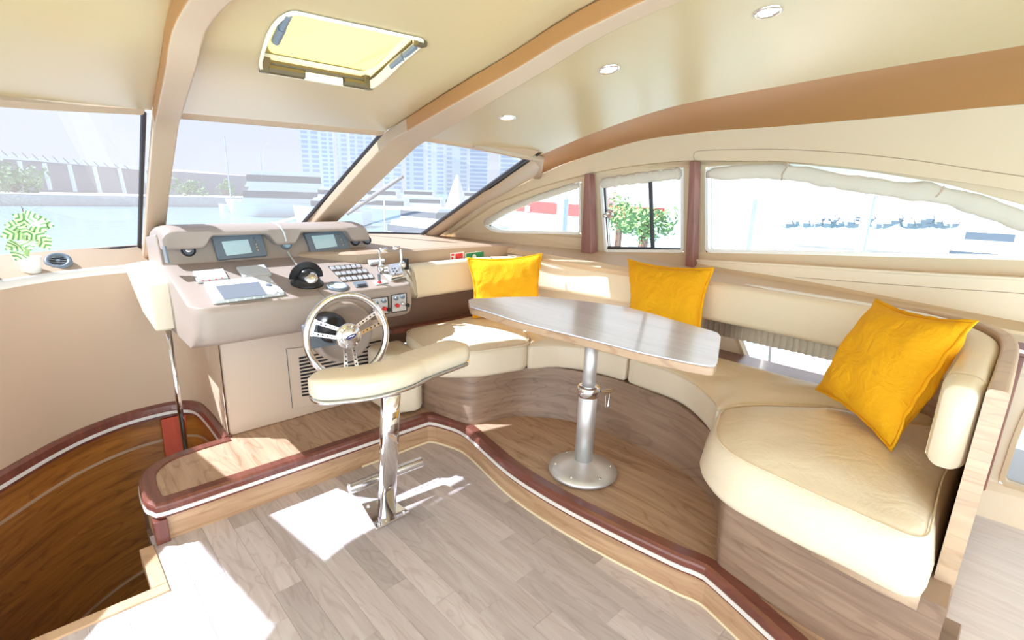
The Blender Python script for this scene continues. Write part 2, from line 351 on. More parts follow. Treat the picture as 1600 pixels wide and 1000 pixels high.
# ================================================================== THE CABIN SHELL
# ---- sole: boards laid fore and aft, cut round the companionway opening
ST_U, ST_V = 0.185, 2.02           # edges of the companionway opening in the sole
floor = struct('floor', *merge(prism([(-1.6, -1.8), (2.0, -1.8), (2.0, 2.5), (ST_U, 2.5), (ST_U, ST_V), (-1.6, ST_V)], -.05, -.012)), M['brownpanel'])
ROW0, ROW = 0.366, 0.104
joints = {1: [1.733], 3: [1.845], 4: [1.476], 5: [1.293], 8: [1.171], 7: [1.727], 10: [1.279], 9: [.81], 0: [1.594], -1: [1.981]}
for r in range(-15, 13):
    u0, u1 = ROW0+ROW*r, ROW0+ROW*(r+1)
    js = joints.get(r, [random.uniform(.3, 1.9)]); js = list(js)
    a = js[0]
    while a > -1.7: a -= random.uniform(.62, .95); js.append(a)
    a = js[0]
    while a < 2.4: a += random.uniform(.5, .8); js.append(a)
    js.sort()
    for v0, v1 in zip(js, js[1:]):
        v0, v1 = max(v0, -1.75), min(v1, 2.42)
        if v1-v0 < .02: continue
        g = .0003; A = (u0+g, v0+g, u1-g, v1-g); rects = [A]
        if A[0] < ST_U and A[3] > ST_V:
            rects = []
            if A[1] < ST_V: rects.append((A[0], A[1], A[2], ST_V))
            if A[2] > ST_U+.005: rects.append((ST_U, max(A[1], ST_V), A[2], A[3]))
        for a in rects:
            if a[3]-a[1] < .01 or a[2]-a[0] < .004: continue
            c = .0006; z = random.uniform(-.0003, .0002)
            q = [V((a[0], a[1], z-c)), V((a[2], a[1], z-c)), V((a[2], a[3], z-c)), V((a[0], a[3], z-c))]
            t = [V((a[0]+c, a[1]+c, z)), V((a[2]-c, a[1]+c, z)), V((a[2]-c, a[3]-c, z)), V((a[0]+c, a[3]-c, z))]
            b = [p+V((0, 0, -.011)) for p in q]
            mk('plank', b+q+t, [(8, 9, 10, 11)]+[(i, (i+1) % 4, (i+1) % 4+4, i+4) for i in range(4)]+[(i+4, (i+1) % 4+4, (i+1) % 4+8, i+8) for i in range(4)], M['plank'], floor)
# edging of the opening in the sole
struct('trim_1', *merge(box(((ST_U-.022), (ST_V+.038+2.34)/2, -.03), (.05, 2.34-ST_V-.038, .075)), box((-.70, ST_V+.012, -.03), (1.776, .05, .075))), M['riser'], bevel=.004)
# ---- raised platform for helm and dinette
PZ = .18
edge = [V((a, b, 0)) for a, b in ((.615, 2.80), (.44, 2.79), (.31, 2.755), (.225, 2.66), (.203, 2.55), (.200, 2.46), (.204, 2.40), (.225, 2.362), (.27, 2.345), (.7, 2.343), (1.3, 2.343), (1.55, 2.343), (1.595, 2.33), (1.625, 2.27), (1.662, 2.14), (1.658, 2.03),
        (1.615, 1.82), (1.574, 1.6), (1.562, 1.37), (1.575, 1.1), (1.617, .745), (1.64, .645), (1.632, .575), (1.53, .284), (1.42, 0.0), (1.30, -.30))]
edge = resample(cat(edge, 8), 180)
plat_out = [(p.x, p.y) for p in edge]+[(1.75, -.3), (1.75, -.03), (3.08, -.03), (3.08, 2.6), (2.6, 3.45), (.615, 3.45)]
vs_, fs_ = holed(plat_out, [], lambda a, b: V((a, b, PZ-.004)))
struct('floor_platform', vs_, fs_, M['plat'])
e0 = [p+V((0, 0, 0)) for p in edge]
struct("riser_wall", *loft([[V((p.x, p.y, 0.0)) for p in edge], [V((p.x, p.y, PZ-.03)) for p in edge]]), M["riser"])
nose = [p+V((0, 0, PZ)) for p in edge]
struct('trim_2', *sweep(nose, [(.012, -.006), (.016, -.014), (.016, -.034), (.012, -.066), (-.012, -.066), (-.05, -.004), (-.045, .003), (0, .003)]), M['mahog'], smooth=False)
struct('trim_3', *sweep(nose, [(.0195, -.035), (.0195, -.053), (.008, -.053), (.008, -.035)]), M['strip'])
struct('trim_4', *sweep([p+V((0, 0, .004)) for p in edge[62:]], circ(.007, 6)), M['caulk'])
struct('trim_5', *box((.222, 2.35, .055), (.05, .05, .11)), M['mahog'], bevel=.003)
# ---- companionway: curved walnut wall going down, trim on top
S = resample(cat([V((a, b, 0)) for a, b in ((-1.5, 1.7), (-.95, 2.25), (-.6, 2.66), (-.26, 3.07), (-.02, 3.32), (.2, 3.45), (.39, 3.485), (.52, 3.465), (.60, 3.37), (.617, 3.14), (.612, 2.80))], 8), 90)
def ring(z, o=0.0): return [V((p.x, p.y, z)) for p in inset([V((q.x, q.y)) for q in S], o)]
def wallband(name, z0, z1, mat, off=0.0, parent=None, i0=0, i1=90, n=2): return struct(name, *loft([ring(z0+(z1-z0)*k/n, off)[i0:i1] for k in range(n+1)]), mat, parent)
stair_wall = wallband('wall_companionway', -1.7, PZ-.07, M['brownpanel'], -.012)
for z0, z1 in ((-1.7, -.865), (-.85, -.05), (-.035, PZ-.08)):
    a, b = ring(z0), ring(z1); mk('panel', *loft([a, b]), M['stair'], stair_wall, smooth=True)
for z in (-.858, -.043):
    mk('strip', *sweep([p+V((0, 0, z)) for p in [V((q.x, q.y, 0)) for q in S]], [(.003, -.008), (.003, .008), (-.004, .008), (-.004, -.008)]), M['tableedge'], stair_wall)
sec = [(.03, -.07), (.03, -.03), (.024, .0), (.006, .012), (-.02, .012), (-.02, -.07)]
struct('trim_6', *sweep([p+V((0, 0, PZ)) for p in S], sec), M['mahog'])
struct('trim_7', *sweep([p+V((0, 0, PZ)) for p in S], [(.033, -.053), (.033, -.035), (.02, -.035), (.02, -.053)]), M['strip'])
struct('floor_companionway', *prism([(-1.6, 1.6), (.7, 1.6), (.7, 3.6), (-1.6, 3.6)], -1.72, -1.7), M['stair'])
struct('wall_stair', *merge(box((.222, 2.57, -.80), (.03, .42, 1.78)), box((.200, 2.19, -.88), (.03, .33, 1.64)), box((-.7, ST_V-.0, -.9), (1.7, .03, 1.66))), M['brownpanel'])
dp = [at_v(*p, 3.462) for p in ((251, 655), (290, 646), (292, 712), (259, 716))]
tag(mk('cupboard_door', *slab(dp, (0, -1, 0), .012), M['redwood']), 'small red lacquered door low in the stairwell by the pole', 'door')
dq = [at_v(*p, 3.44) for p in ((303, 646), (322, 650), (336, 690), (306, 702))]
tag(mk('door_leaf', *slab(dq, (0, -1, 0), .012), M['goldwood']), 'golden wooden door leaf under the helm beside the red door', 'door')
# ---- beige wall over the stairwell, ledge and windscreen foot
struct('wall_bow', *loft([ring(PZ-.02, -.006), ring(.6, -.008), ring(1.03, -.012)]), M['beige'], smooth=True)
WB = [V((-1.6, 2.5, 1.10)), V((-.8, 3.40, 1.105)), at_v(0, 398, 3.65), at_v(217, 382, 3.65), at_v(250, 380, 3.66), at_v(456, 364, 3.70), at_v(487, 363, 3.70), at_v(580, 362, 3.68), at_v(657, 364, 3.60)]
WT = [V((-1.6, 1.5, 1.73)), V((-.86, 2.36, 1.755)), V((-.44, 2.705, 1.768)), at_z(0, 158, 1.77), at_z(223, 172, 1.80), at_z(276, 178, 1.80), at_z(594, 206, 1.80), at_z(650, 213, 1.795), at_z(735, 227, 1.765), at_z(822, 244, 1.72)]
n_l = 56
top_l = resample(ring(1.03, -.012)[8:71], n_l); mid_l = [V((p.x, p.y+.035 if p.x > -.5 else p.y+.035, 1.036)) for p in top_l]
foot = resample([WB[0], WB[1], WB[2], WB[3], WB[4]], n_l)
struct('ledge_wall_cap', *loft([[p+V((.0, -.022, -.03)) for p in top_l], [p+V((.0, -.026, .004)) for p in top_l], mid_l]), M['white'], smooth=True)
struct('sill_bow', *loft([mid_l, foot]), M['taupe'], smooth=True)
# ---- windscreen panes, rubber, pillars and beams
def pane(name, bot, top, mat, rows=5, n=20):
    a, b = resample(bot, n), resample(top, n)                     # the glass runs on behind pillars, deckhead and sill
    for c in (a, b):
        c.insert(0, c[0]+(c[0]-c[1]).normalized()*.07); c.append(c[-1]+(c[-1]-c[-2]).normalized()*.06)
    return struct(name, *loft([[p+(q-p)*k for p, q in zip(a, b)] for k in [-.05]+[j/rows for j in range(rows+1)]+[1.10]]), mat, smooth=True)
w1 = pane('window_1', WB[0:4], WT[0:5], M['glass_front']); w2 = pane('window_2', WB[4:6], WT[5:7], M['glass_front']); w3 = pane('window_3', WB[6:9], WT[7:10], M['glass_front'])
inn = V((0, -.012, -.012))
def rub(path, w, par, r=.010): return mk('rubber_seal', *tube([p+inn for p in path], r, 6), M['rubber'], par)
rub(cat(WB[0:4], 6)+[WT[4]], 1, w1, .011); rub([WB[5], WT[6]], 1, w2, .012); rub(cat(WB[6:9], 6)+[WT[9]], 1, w3, .014)
def up_col(*pts): return resample(cat([V(p) for p in pts], 8), 60)
cA = up_col(at_z(237, 172, 1.797), at_z(252, 80, 1.90), at_z(266, 0, 1.985), (.39, 1.2, 2.05), (.39, .4, 2.09), (.39, -1.8, 2.13))
cB = up_col(at_z(276, 176, 1.797), at_z(302, 80, 1.90), at_z(325, 0, 1.985), (.50, 1.2, 2.05), (.50, .4, 2.09), (.50, -1.8, 2.13))
cC = up_col(at_z(602, 205, 1.795), at_z(700, 141, 1.885), at_z(800, 80, 1.965), at_z(930, 0, 2.03), (1.24, .4, 2.08), (1.24, -1.8, 2.13))
cD = up_col(at_z(650, 212, 1.79), at_z(757, 141, 1.885), at_z(855, 80, 1.96), at_z(985, 0, 2.03), (1.34, .4, 2.08), (1.34, -1.8, 2.13))
cE = up_col(at_z(838, 245, 1.722), at_z(935, 205, 1.83), at_z(1050, 167, 1.92), at_z(1200, 138, 1.98), at_z(1400, 103, 2.02), at_z(1575, 75, 2.045), (2.62, -.5, 2.09), (2.62, -1.8, 2.13))
cQ = up_col((-.44, 2.705, 1.773), (-.44, 2.0, 1.92), (-.44, 1.3, 2.03), (-.44, .4, 2.085), (-.44, -1.8, 2.125))
cR = up_col((-.86, 2.36, 1.76), (-.86, 1.85, 1.90), (-.86, 1.2, 2.03), (-.86, .4, 2.08), (-.86, -1.8, 2.12))
cP = up_col((-1.6, 1.50, 1.735), (-1.6, 1.3, 1.88), (-1.6, .8, 1.98), (-1.6, .2, 2.08), (-1.6, -1.8, 2.12))
def cross(a, b, n=10, cr=.0): return [[p.lerp(q, k/n)+V((0, 0, cr*math.sin(math.pi*k/n)*min(1, i/25))) for i, (p, q) in enumerate(zip(a, b))] for k in range(n+1)]
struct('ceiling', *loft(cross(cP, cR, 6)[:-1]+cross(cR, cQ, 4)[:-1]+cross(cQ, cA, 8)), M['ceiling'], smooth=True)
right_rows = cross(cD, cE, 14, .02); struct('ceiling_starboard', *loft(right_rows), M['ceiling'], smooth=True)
mid_rows = cross(cB, cC, 40)
def surf(rows, s, t):
    a = s*(len(rows)-1); b = t*(len(rows[0])-1); i = min(int(a), len(rows)-2); j = min(int(b), len(rows[0])-2); a -= i; b -= j
    return rows[i][j].lerp(rows[i][j+1], b).lerp(rows[i+1][j].lerp(rows[i+1][j+1], b), a)
def find(rows, x, y):
    best = None
    for i in range(81):
        for j in range(121):
            P = surf(rows, i/80, j/120*.7)
            if (P-EYE).dot(CF) < .1: continue
            q = pix(P); d = (q[0]-x)**2+(q[1]-y)**2
            if best is None or d < best[0]: best = (d, i/80, j/120*.7)
    _, s, t = best; h = .004
    for _k in range(12):
        q = V(pix(surf(rows, s, t))); qs = (V(pix(surf(rows, min(1, s+h), t)))-q)/h; qt = (V(pix(surf(rows, s, t+h)))-q)/h
        e = V((x, y))-q; det = qs.x*qt.y-qs.y*qt.x
        if abs(det) < 1e-6: break
        s += .7*(e.x*qt.y-e.y*qt.x)/det; t += .7*(qs.x*e.y-qs.y*e.x)/det; s = min(.999, max(.001, s)); t = min(.95, max(.001, t))
    return s, t
hc = [V(find(mid_rows, *p)) for p in ((447, 14), (668, 62), (580, 137), (403, 107))]
hq = round_poly(hc, .035, 4)
def ring_pts(loop, m):              # m points per side starting mid side is not needed: sample by angle about the hatch centre
    return resample([V((p.x, p.y, 0)) for p in loop]+[V((loop[0].x, loop[0].y, 0))], m+1)[:-1]
cen = sum((V((p.x, p.y)) for p in hq), V((0, 0)))/len(hq)
inner = [V((p.x, p.y)) for p in ring_pts(hq, 96)]
def to_edge(p):
    d = p-cen; k = min([(1-cen.x)/d.x if d.x > 1e-9 else 1e9, -cen.x/d.x if d.x < -1e-9 else 1e9, (1-cen.y)/d.y if d.y > 1e-9 else 1e9, -cen.y/d.y if d.y < -1e-9 else 1e9])
    return cen+d*k
outer_ = [to_edge(p) for p in inner]
for cnr in (V((0, 0)), V((1, 0)), V((1, 1)), V((0, 1))):
    k = min(range(96), key=lambda i: (outer_[i]-cnr).length); outer_[k] = cnr
R_ = 22; vs_ = []; fs_ = []
for k in range(R_+1):
    for a, b in zip(inner, outer_):
        p = a.lerp(b, (k/R_)**1.5); vs_.append(surf(mid_rows, p.x, p.y))
for k in range(R_):
    for i in range(96): j = (i+1) % 96; fs_.append((k*96+i, k*96+j, (k+1)*96+j, (k+1)*96+i))
ceil_mid = struct('ceiling_centre', vs_, fs_, M['ceiling'], smooth=True)
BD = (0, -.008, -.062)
def shade_flank(o, n, k0):  # colours the left beam sides tan, putting their shade into the material
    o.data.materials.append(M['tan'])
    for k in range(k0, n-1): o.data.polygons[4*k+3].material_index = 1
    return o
struct('ceiling_beam_back', *merge(loft([[p+V((-.03, 0, .012)) for p in cA], [p+V((.03, 0, .012)) for p in cB]]), loft([[p+V((-.03, 0, .012)) for p in cC], [p+V((.03, 0, .012)) for p in cD]])), M['ceiling'])  # unseen cover strips added over the beams to stop sun leaks
shade_flank(struct('pillar_1', *strap([at_v(221, 396, 3.63)]+cA[:1]+cA, [at_v(248, 394, 3.63)]+cB[:1]+cB, BD, 70), M['taupe'], bevel=.008), 70, 14)
shade_flank(struct('pillar_2', *strap([at_v(461, 366, 3.69)]+cC[:1]+cC, [at_v(491, 366, 3.69)]+cD[:1]+cD, BD, 70), M['taupe'], bevel=.008), 70, 20)
pt0, pt1, pb0, pb1 = V((-.70, 2.50, 1.765)), V((-.46, 2.69, 1.775)), V((-.43, 3.52, 1.09)), V((-.19, 3.60, 1.09))
struct('sun_leak_strip', *strap([WB[4]+V((-.09, -.012, -.05)), WT[5]+V((-.09, -.012, .03))], [WB[4]+V((.006, -.012, -.05)), WT[5]+V((.006, -.012, .03))], (0, -.006, -.006)), M['taupe'])  # strip added at the pillar edge to block leaking sun
struct('pillar_4', *strap([pb0, pt0, V((-.52, 1.8, 1.965)), V((-.42, .4, 2.08)), V((-.40, -1.8, 2.12))], [pb1, pt1, V((-.32, 1.8, 1.97)), V((-.28, .4, 2.08)), V((-.28, -1.8, 2.12))], BD, 60), M['taupe'], bevel=.008)
hd = (0, -.012, -.022)
struct('trim_8', *merge(strap(cat(WT[0:5], 6), [p+V((0, -.035, .022)) for p in cat(WT[0:5], 6)], hd), strap(WT[5:7], [p+V((0, -.10, .045)) for p in WT[5:7]], hd), strap(cat(WT[7:10], 6), [p+V((0, -.10, .045)) for p in cat(WT[7:10], 6)], hd)), M['taupe'])
# hatch in the deckhead
hat = empty('roof_hatch', surf(mid_rows, cen.x, cen.y), 'roof hatch with yellow glowing blind in the cream deckhead', 'hatch')
rim0 = [surf(mid_rows, p.x, p.y) for p in inner]; upv = V((0, 0.1, 1)).normalized()
h3 = sum(rim0, V((0, 0, 0)))/96
wallv, wallf = [], []
for o_, z_ in ((1.045, -.004), (1.04, -.010), (1.0, -.010), (1.0, .06), (.985, .085)):
    wallv += [h3+(p-h3)*o_+upv*z_ for p in rim0]
for k in range(4):
    for i in range(96): j = (i+1) % 96; wallf.append((k*96+i, k*96+j, (k+1)*96+j, (k+1)*96+i))
mk('hatch_frame', wallv, wallf, M['ivory'], hat, smooth=False)
mk('blind', [h3+(p-h3)*1.0+upv*.055 for p in rim0], [tuple(range(96))], M['hatch'], hat)
hp = [surf(mid_rows, p.x, p.y) for p in hc]     # aft-port, aft-starboard, fore-starboard, fore-port
def hl(a, b, t, z=.02): return hp[a].lerp(hp[b], t).lerp(h3, .06)+upv*z
mk('blind_bar', *cyl(hl(3, 2, .03), hl(3, 2, .97), .010, 8), M['bronze'], hat)
mk('blind_bar', *cyl(hl(1, 2, .15), hl(1, 2, .97), .006, 8), M['bronze'], hat)
for a, b, t0, t1, m_, r_ in ((3, 2, .05, .36, 'bronze', .016), (3, 2, .74, .96, 'bronze', .016), (3, 2, .37, .72, 'white', .012), (1, 2, .08, .28, 'slate', .012), (1, 2, .3, .52, 'slate', .014), (0, 3, .03, .24, 'slate', .012), (0, 3, .25, .48, 'slate', .014)):
    mk('latch_handle', *cyl(hl(a, b, t0, .0), hl(a, b, t1, .0), r_, 8), M[m_], hat)
for a, b, t in ((3, 2, .02), (3, 2, .98), (1, 2, .02)): mk('hinge', *box(hl(a, b, t, .01), (.035, .03, .05)), M['bronze'], hat, bevel=.004)
# recessed spotlights
for (x, y), nm in zip(((793, 184), (952, 108), (1200, 18)), ('small lit ceiling spotlight above the windscreen corner', 'lit ceiling spotlight between the two other spotlights', 'large lit ceiling spotlight nearest the top picture edge')):
    s_, t_ = find(right_rows, x, y); P = surf(right_rows, s_, t_); e = .01
    nrm = (surf(right_rows, s_+e, t_)-P).cross(surf(right_rows, s_, t_+e)-P).normalized()
    if nrm.z > 0: nrm = -nrm
    sp = empty('ceiling_spotlight', P, nm, 'spotlight', 'recessed spotlights in the deckhead')
    mk('bezel', *lathe(P, nrm, [(.030, -.01), (.041, -.01), (.041, .003), (.036, .006), (.031, .003), (.031, -.008)], 28), M['chrome'], sp, smooth=True)
    mk('lens', *lathe(P, nrm, [(.031, -.004), (.029, .001), (.015, .004)], 24), M['lamp'], sp, smooth=True)
# ---- cornice, lining and starboard side
low_px = ((838, 276), (870, 261), (905, 248), (1000, 220), (1100, 206), (1200, 199), (1400, 182), (1600, 163))
lowL = resample(cat([at_wall(*p, .05) for p in low_px]+[V((wall_u(-.8)-.05, -.8, 1.91)), V((wall_u(-1.8)-.05, -1.8, 1.91))], 6), 60)
cor = []
upE = resample(cE, 60)
for k in range(9):
    t = k/8; b = math.sin(math.pi*t)*.05; cor.append([p.lerp(q, t)+V((.5*b, 0, .6*b)) for p, q in zip(upE, lowL)])
struct('cornice_starboard', *loft(cor), M['tan'], smooth=True)
arch_px = ((682, 379), (700, 366), (730, 345), (767, 320), (792, 310), (835, 294), (899, 276), (960, 263), (1020, 255), (1075, 251), (1150, 251), (1225, 252), (1350, 264), (1475, 281), (1600, 300))
archL = resample(cat([at_wall(*p, .05) for p in arch_px]+[V((wall_u(-.8)-.05, -.8, 1.38)), V((wall_u(-1.8)-.05, -1.8, 1.36))], 6), 80)
fr_px = ((680, 374), (698, 361), (725, 341), (755, 321), (795, 299), (838, 276))
upLin = resample(cat([at_wall(*p, .05) for p in fr_px]+lowL[3:], 3), 80)
struct('lining_starboard_wall', *loft([upLin, archL, [p+V((.06, 0, .0)) for p in archL]]), M['lining'])
gr = cat([at_wall(*p, .052) for p in ((1085, 250), (1084, 243), (1092, 236), (1150, 234), (1235, 234), (1319, 239), (1400, 247), (1475, 257), (1600, 276))]+[V((wall_u(-.8)-.052, -.8, 1.47))], 5)
struct('trim_9', *tube(gr, .0022, 5), M['taupe'])
def vz(P): return (P.y, P.z)
W1px = ((757, 352), (764, 344), (800, 323), (850, 302), (908, 284), (908, 366), (880, 365), (780, 363), (766, 359))
W2px = ((938, 282), (985, 274), (1068, 262), (1068, 394), (946, 393))
W3px = ((1103, 262), (1170, 257), (1240, 257), (1350, 268), (1475, 288), (1600, 322))
W3pb = ((1600, 405), (1475, 402), (1350, 399), (1225, 396), (1103, 394))
W1 = [vz(at_wall(*p)) for p in W1px]; W2 = [vz(at_wall(*p)) for p in W2px]
W3 = [vz(at_wall(*p)) for p in W3px]+[(-.35, 1.40), (-.5, 1.36), (-.45, 1.31)]+[vz(at_wall(*p)) for p in W3pb]
W4 = [(.10, .40), (.10, .64), (.16, .80), (.9, .80), (1.14, .76), (1.2, .70), (1.1, .52), (.9, .44), (.5, .38), (.2, .36)]
W5 = [(-1.1, .30), (-1.1, .64), (-1.0, .70), (-.2, .71), (-.10, .66), (-.088, .5), (-.085, .27), (-.5, .265)]
def onw(off=0.0): return lambda v, z: V((wall_u(v)-off, v, z))
def dens2(P, s=.08): return [(p.x, p.y) for p in dens([V(q) for q in P], s)]
out_ = [vz(p) for p in archL]; out_ = out_+[(-1.8, .95)]+[(-1.8+i*.25, .95) for i in range(1, 21)]
vs_, fs_ = holed(out_, [dens2(W1), dens2(W2), dens2(W3)], onw())
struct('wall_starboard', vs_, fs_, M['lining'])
def win(name, W, depth=.05, r=.03, mat='white', glass='glass_side', off=0.0, wd=.016):
    o3 = round_poly([V(p) for p in W], r, 3); loop = [onw(off)(p.x, p.y) for p in dens(o3, .06)]
    vsg, fsg = holed([(p.x, p.y) for p in dens(o3, .06)], [], onw(off-.03)); g = struct(name, vsg, fsg, M[glass])
    mk('window_frame', *sweep(loop, [(wd, .0), (wd*.2, -.0), (0, -.004), (0, .004)] if False else [(-.03, -wd), (.012, -wd), (.012, wd*.6), (-.03, wd*.6)], up=(0, 0, 1), closed=True) if False else rimmesh(loop, wd, depth), M[mat], g)
    return g, loop
def rimmesh(loop, wd, depth):
    n = len(loop); c = sum(loop, V((0, 0, 0)))/n; vs, fs = [], []
    for i in range(n):
        t = (loop[(i+1) % n]-loop[i-1]).normalized(); nn = t.cross(V((1, 0, 0))).normalized()
        if nn.dot(c-loop[i]) < 0: nn = -nn
        for a, b in ((-.004, -.008), (wd, -.008), (wd, depth), (-.004, depth)): vs.append(loop[i]+nn*a+V((b, 0, 0)))
    for i in range(n):
        j = (i+1) % n
        for k in range(4): l = (k+1) % 4; fs.append((4*i+k, 4*i+l, 4*j+l, 4*j+k))
    return vs, fs
w4, l4 = win('window_4', W1, r=.03); w5, l5 = win('window_5', W2, r=.02); w6, l6 = win('window_6', W3, r=.04)
# black rubber line and sliding frames
def wl3(px, off=-.02): return [at_wall(*p, off) for p in px]
mk('rubber_seal', *tube(wl3(((765, 352), (770, 359), (785, 362), (850, 363), (905, 366))), .006, 6), M['rubber'], w4)
mk('rubber_seal', *tube(wl3(((1104, 285), (1103, 393), (1225, 395), (1350, 398), (1475, 401), (1600, 405))), .006, 6), M['rubber'], w6)
for a, b, r_ in (((944, 288), (949, 391), .010), ((1016, 277), (1020, 391), .014), ((949, 388), (1020, 390), .016), ((1020, 390), (1066, 391), .014)):
    mk('sash', *cyl(at_wall(*a, -.015), at_wall(*b, -.015), r_, 8), M['rubber'], w5)
kp = at_wall(954, 334, .0); mk('window_catch', *lathe(kp, (-1, 0, 0), [(.010, -.02), (.010, .0), (.030, .004), (.034, .012), (.026, .018), (.016, .018), (.014, .010)], 20), M['chrome'], w5, smooth=True)
mk('catch_knob', *lathe(at_wall(945, 337, .0), (-1, 0, 0), [(.014, -.01), (.014, .012), (.006, .016)], 14), M['chrome'], w5, smooth=True)
# lower side wall with its long low light, and the ledge on top
LDG = [at_wall(*p, .05) for p in ((1088, 405), (1220, 412), (1350, 420), (1475, 427), (1600, 433))]
led = resample([V((wall_u(-1.8)-.05, -1.8, 1.26))]+[p for p in LDG[::-1]], 40)
out_ = [(p.y, p.z) for p in led]+[(led[-1].y, .97), (2.9, .97), (2.9, .05)]+[(2.9-i*.22, .05) for i in range(1, 21)]+[(-1.8, .05)]
vs_, fs_ = holed(out_, [dens2(W4), dens2(W5)], onw(.05))
lw = struct('wall_starboard_low', vs_, fs_, M['lining_lightened'])
struct('sill_starboard', *strap([p+V((-.012, 0, .0)) for p in led], [p+V((.06, 0, 0)) for p in led], (0, 0, -.014)), M['lining_lightened'], bevel=.004)
mk('seam', *tube([V((p.x-.001, p.y, p.z-.07)) for p in led], .0018, 5), M['taupe'], lw)
win('window_7', W4, r=.05, off=.05, mat='lining'); win('window_8', W5, r=.04, off=.05, mat='lining')
rr_ = [V((wall_u(v)-.06, v, .245)) for v in (-1.2, -.6, 0, .4)]
struct('baseboard_starboard', *strap([V((3.03, -1.8, .15)), V((3.03, -.02, .15))], [V((3.08, -1.8, .15)), V((3.08, -.02, .15))], (0, 0, .02)), M['mahog'], bevel=.004)
struct('floor_side', *prism([(1.2, -1.8), (3.12, -1.8), (3.12, .03), (1.66, .03), (1.66, -.32), (1.2, -.32)], .05, .12), M['sidefloor'])
tb = [at_wall(*p, .14) for p in ((1532, 516), (1660, 545))]
struct('trim_10', *merge(strap(tb, [p+V((.09, 0, 0)) for p in tb], (0, 0, -.075))), M['mahog'], bevel=.006)
struct('trim_11', *merge(strap([p+V((-.004, 0, -.042)) for p in tb], [p+V((.05, 0, -.042)) for p in tb], (0, 0, -.014))), M['strip'])
up_ = at_wall(1573, 580, .10)
tag(mk('upright_post', *box((up_.x+.02, up_.y, .60), (.05, .085, .74)), M['post'], bevel=.006), 'brown wooden upright at the right picture edge behind the end panel', 'post')
# ---- starboard A pillar between windscreen and lining
ap_a = resample([WB[8]+V((.012, 0, -.005)), WB[8].lerp(WT[9], .5)+V((.012, 0, 0)), WT[9]+V((.012, -.005, 0))], 24)
ap_b = resample(cat([at_wall(*p, .05) for p in fr_px], 4), 24)
ap_m = [p.lerp(q, .5)+V((-.03, -.10, -.0)) for p, q in zip(ap_a, ap_b)]
ap_m1 = [p.lerp(q, .22)+V((-.02, -.075, -.0)) for p, q in zip(ap_a, ap_b)]; ap_m2 = [p.lerp(q, .78)+V((-.015, -.06, 0)) for p, q in zip(ap_a, ap_b)]
struct('trim_12', *sweep([WT[8]+V((0, -.03, .0)), WT[9]+V((.0, -.02, -.005)), cE[0]+V((.02, -.01, -.01)), lowL[0]+V((0, -.01, .0))], rrect(.06, .035, .012, 3)), M['taupe'], smooth=True)
struct('pillar_3', *loft([ap_a, ap_m1, ap_m, ap_m2, ap_b]), M['taupe'], smooth=True)
# ---- dash behind the dinette and console
DB = V((1.5, 2.87, 1.085)); DBr = [(1.5, 2.87), (2.52, 2.87), (2.72, 2.80)]
dash_back = [WB[5]+V((0, -.01, -.012)), WB[6]+V((0, -.01, -.012)), WB[7]+V((0, -.01, -.012)), WB[8]+V((.0, -.01, -.012)), V((2.62, 3.42, 1.12)), V((2.78, 3.0, 1.10))]
front = resample([V((.66, 3.36, 1.10)), V((1.45, 2.87, 1.10)), V((2.45, 2.87, 1.10)), V((2.72, 2.80, 1.10))], 30)
struct('dash_wall', *loft([[p+V((0, .015, -.5)) for p in front], front, [p+V((0, .02, .012)) for p in front], resample([WB[3]+V((0, -.01, -.012)), WB[4]+V((0, -.01, -.012))]+dash_back, 30)]), M['taupe'])
# ================================================================== DINETTE
settee = empty('dinette_settee', (2.2, 1.4, PZ), 'cream leather U-shaped settee on a curved wood base round the table', 'settee')
bb = [(1.62, 2.81), (1.63, 2.4), (1.66, 2.2), (1.70, 2.085), (1.80, 2.05), (1.967, 2.011), (2.1, 1.89), (2.175, 1.779), (2.235, 1.6), (2.241, 1.454), (2.23, 1.2), (2.202, 1.037), (2.11, .86), (1.988, .739), (1.82, .66), (1.70, .61), (1.665, .55), (1.62, .3), (1.60, -.022)]
bt = [(1.62, 2.81), (1.63, 2.4), (1.66, 2.24), (1.72, 2.12), (1.82, 2.08), (2.03, 2.03), (2.2, 1.93), (2.27, 1.8), (2.33, 1.62), (2.345, 1.5), (2.32, 1.22), (2.26, 1.06), (2.12, .86), (1.98, .74), (1.8, .67), (1.69, .615), (1.655, .55), (1.63, .3), (1.615, -.022)]
SB = .465
b0 = cat([V((a, b, PZ-.005)) for a, b in bb], 5); b1 = cat([V((a, b, SB)) for a, b in bt], 5)
topc = [V((max(p.x, 2.74) if p.y < 2.6 else p.x, p.y if p.x > 2.0 else p.y, SB)) for p in b1]
base_v, base_f = loft([b0, [p.lerp(q, .5) for p, q in zip(b0, b1)], b1])
mk('seat_base', base_v, base_f, M['veneer'], settee, smooth=True)
vs_, fs_ = holed([(p.x, p.y) for p in b1]+[(3.06, .03), (3.06, 2.3), (2.7, 2.82)], [], lambda a, b: V((a, b, SB-.006)))
mk('seat_board', vs_, fs_, M['veneer'], settee)
mk('seat_lip', *sweep([V((1.635, .30, .452)), V((1.615, .12, .452)), V((1.612, .035, .452))], rrect(.035, .05, .01)), M['panel'], settee, smooth=True)
def seat(outline, rad, z0, z1, **k):
    o = round_poly(outline, rad, 5); vs, fs, seam = cushion_mesh(o, z0, z1, **k); c = mk('seat_cushion', vs, fs, M['leather'], settee, smooth=True)
    mk('piping', *tube(seam, .0035, 5, closed=True), M['leather2'], c, smooth=True); return c
seat([(1.53, 2.24), (1.70, 2.075), (2.05, 1.985), (2.19, 2.10), (2.46, 2.60), (2.3, 2.72), (1.62, 2.70)], [.10, .12, .05, .04, .05, .05, .14], .455, .635, r=.045, crown=.022, seed=1)
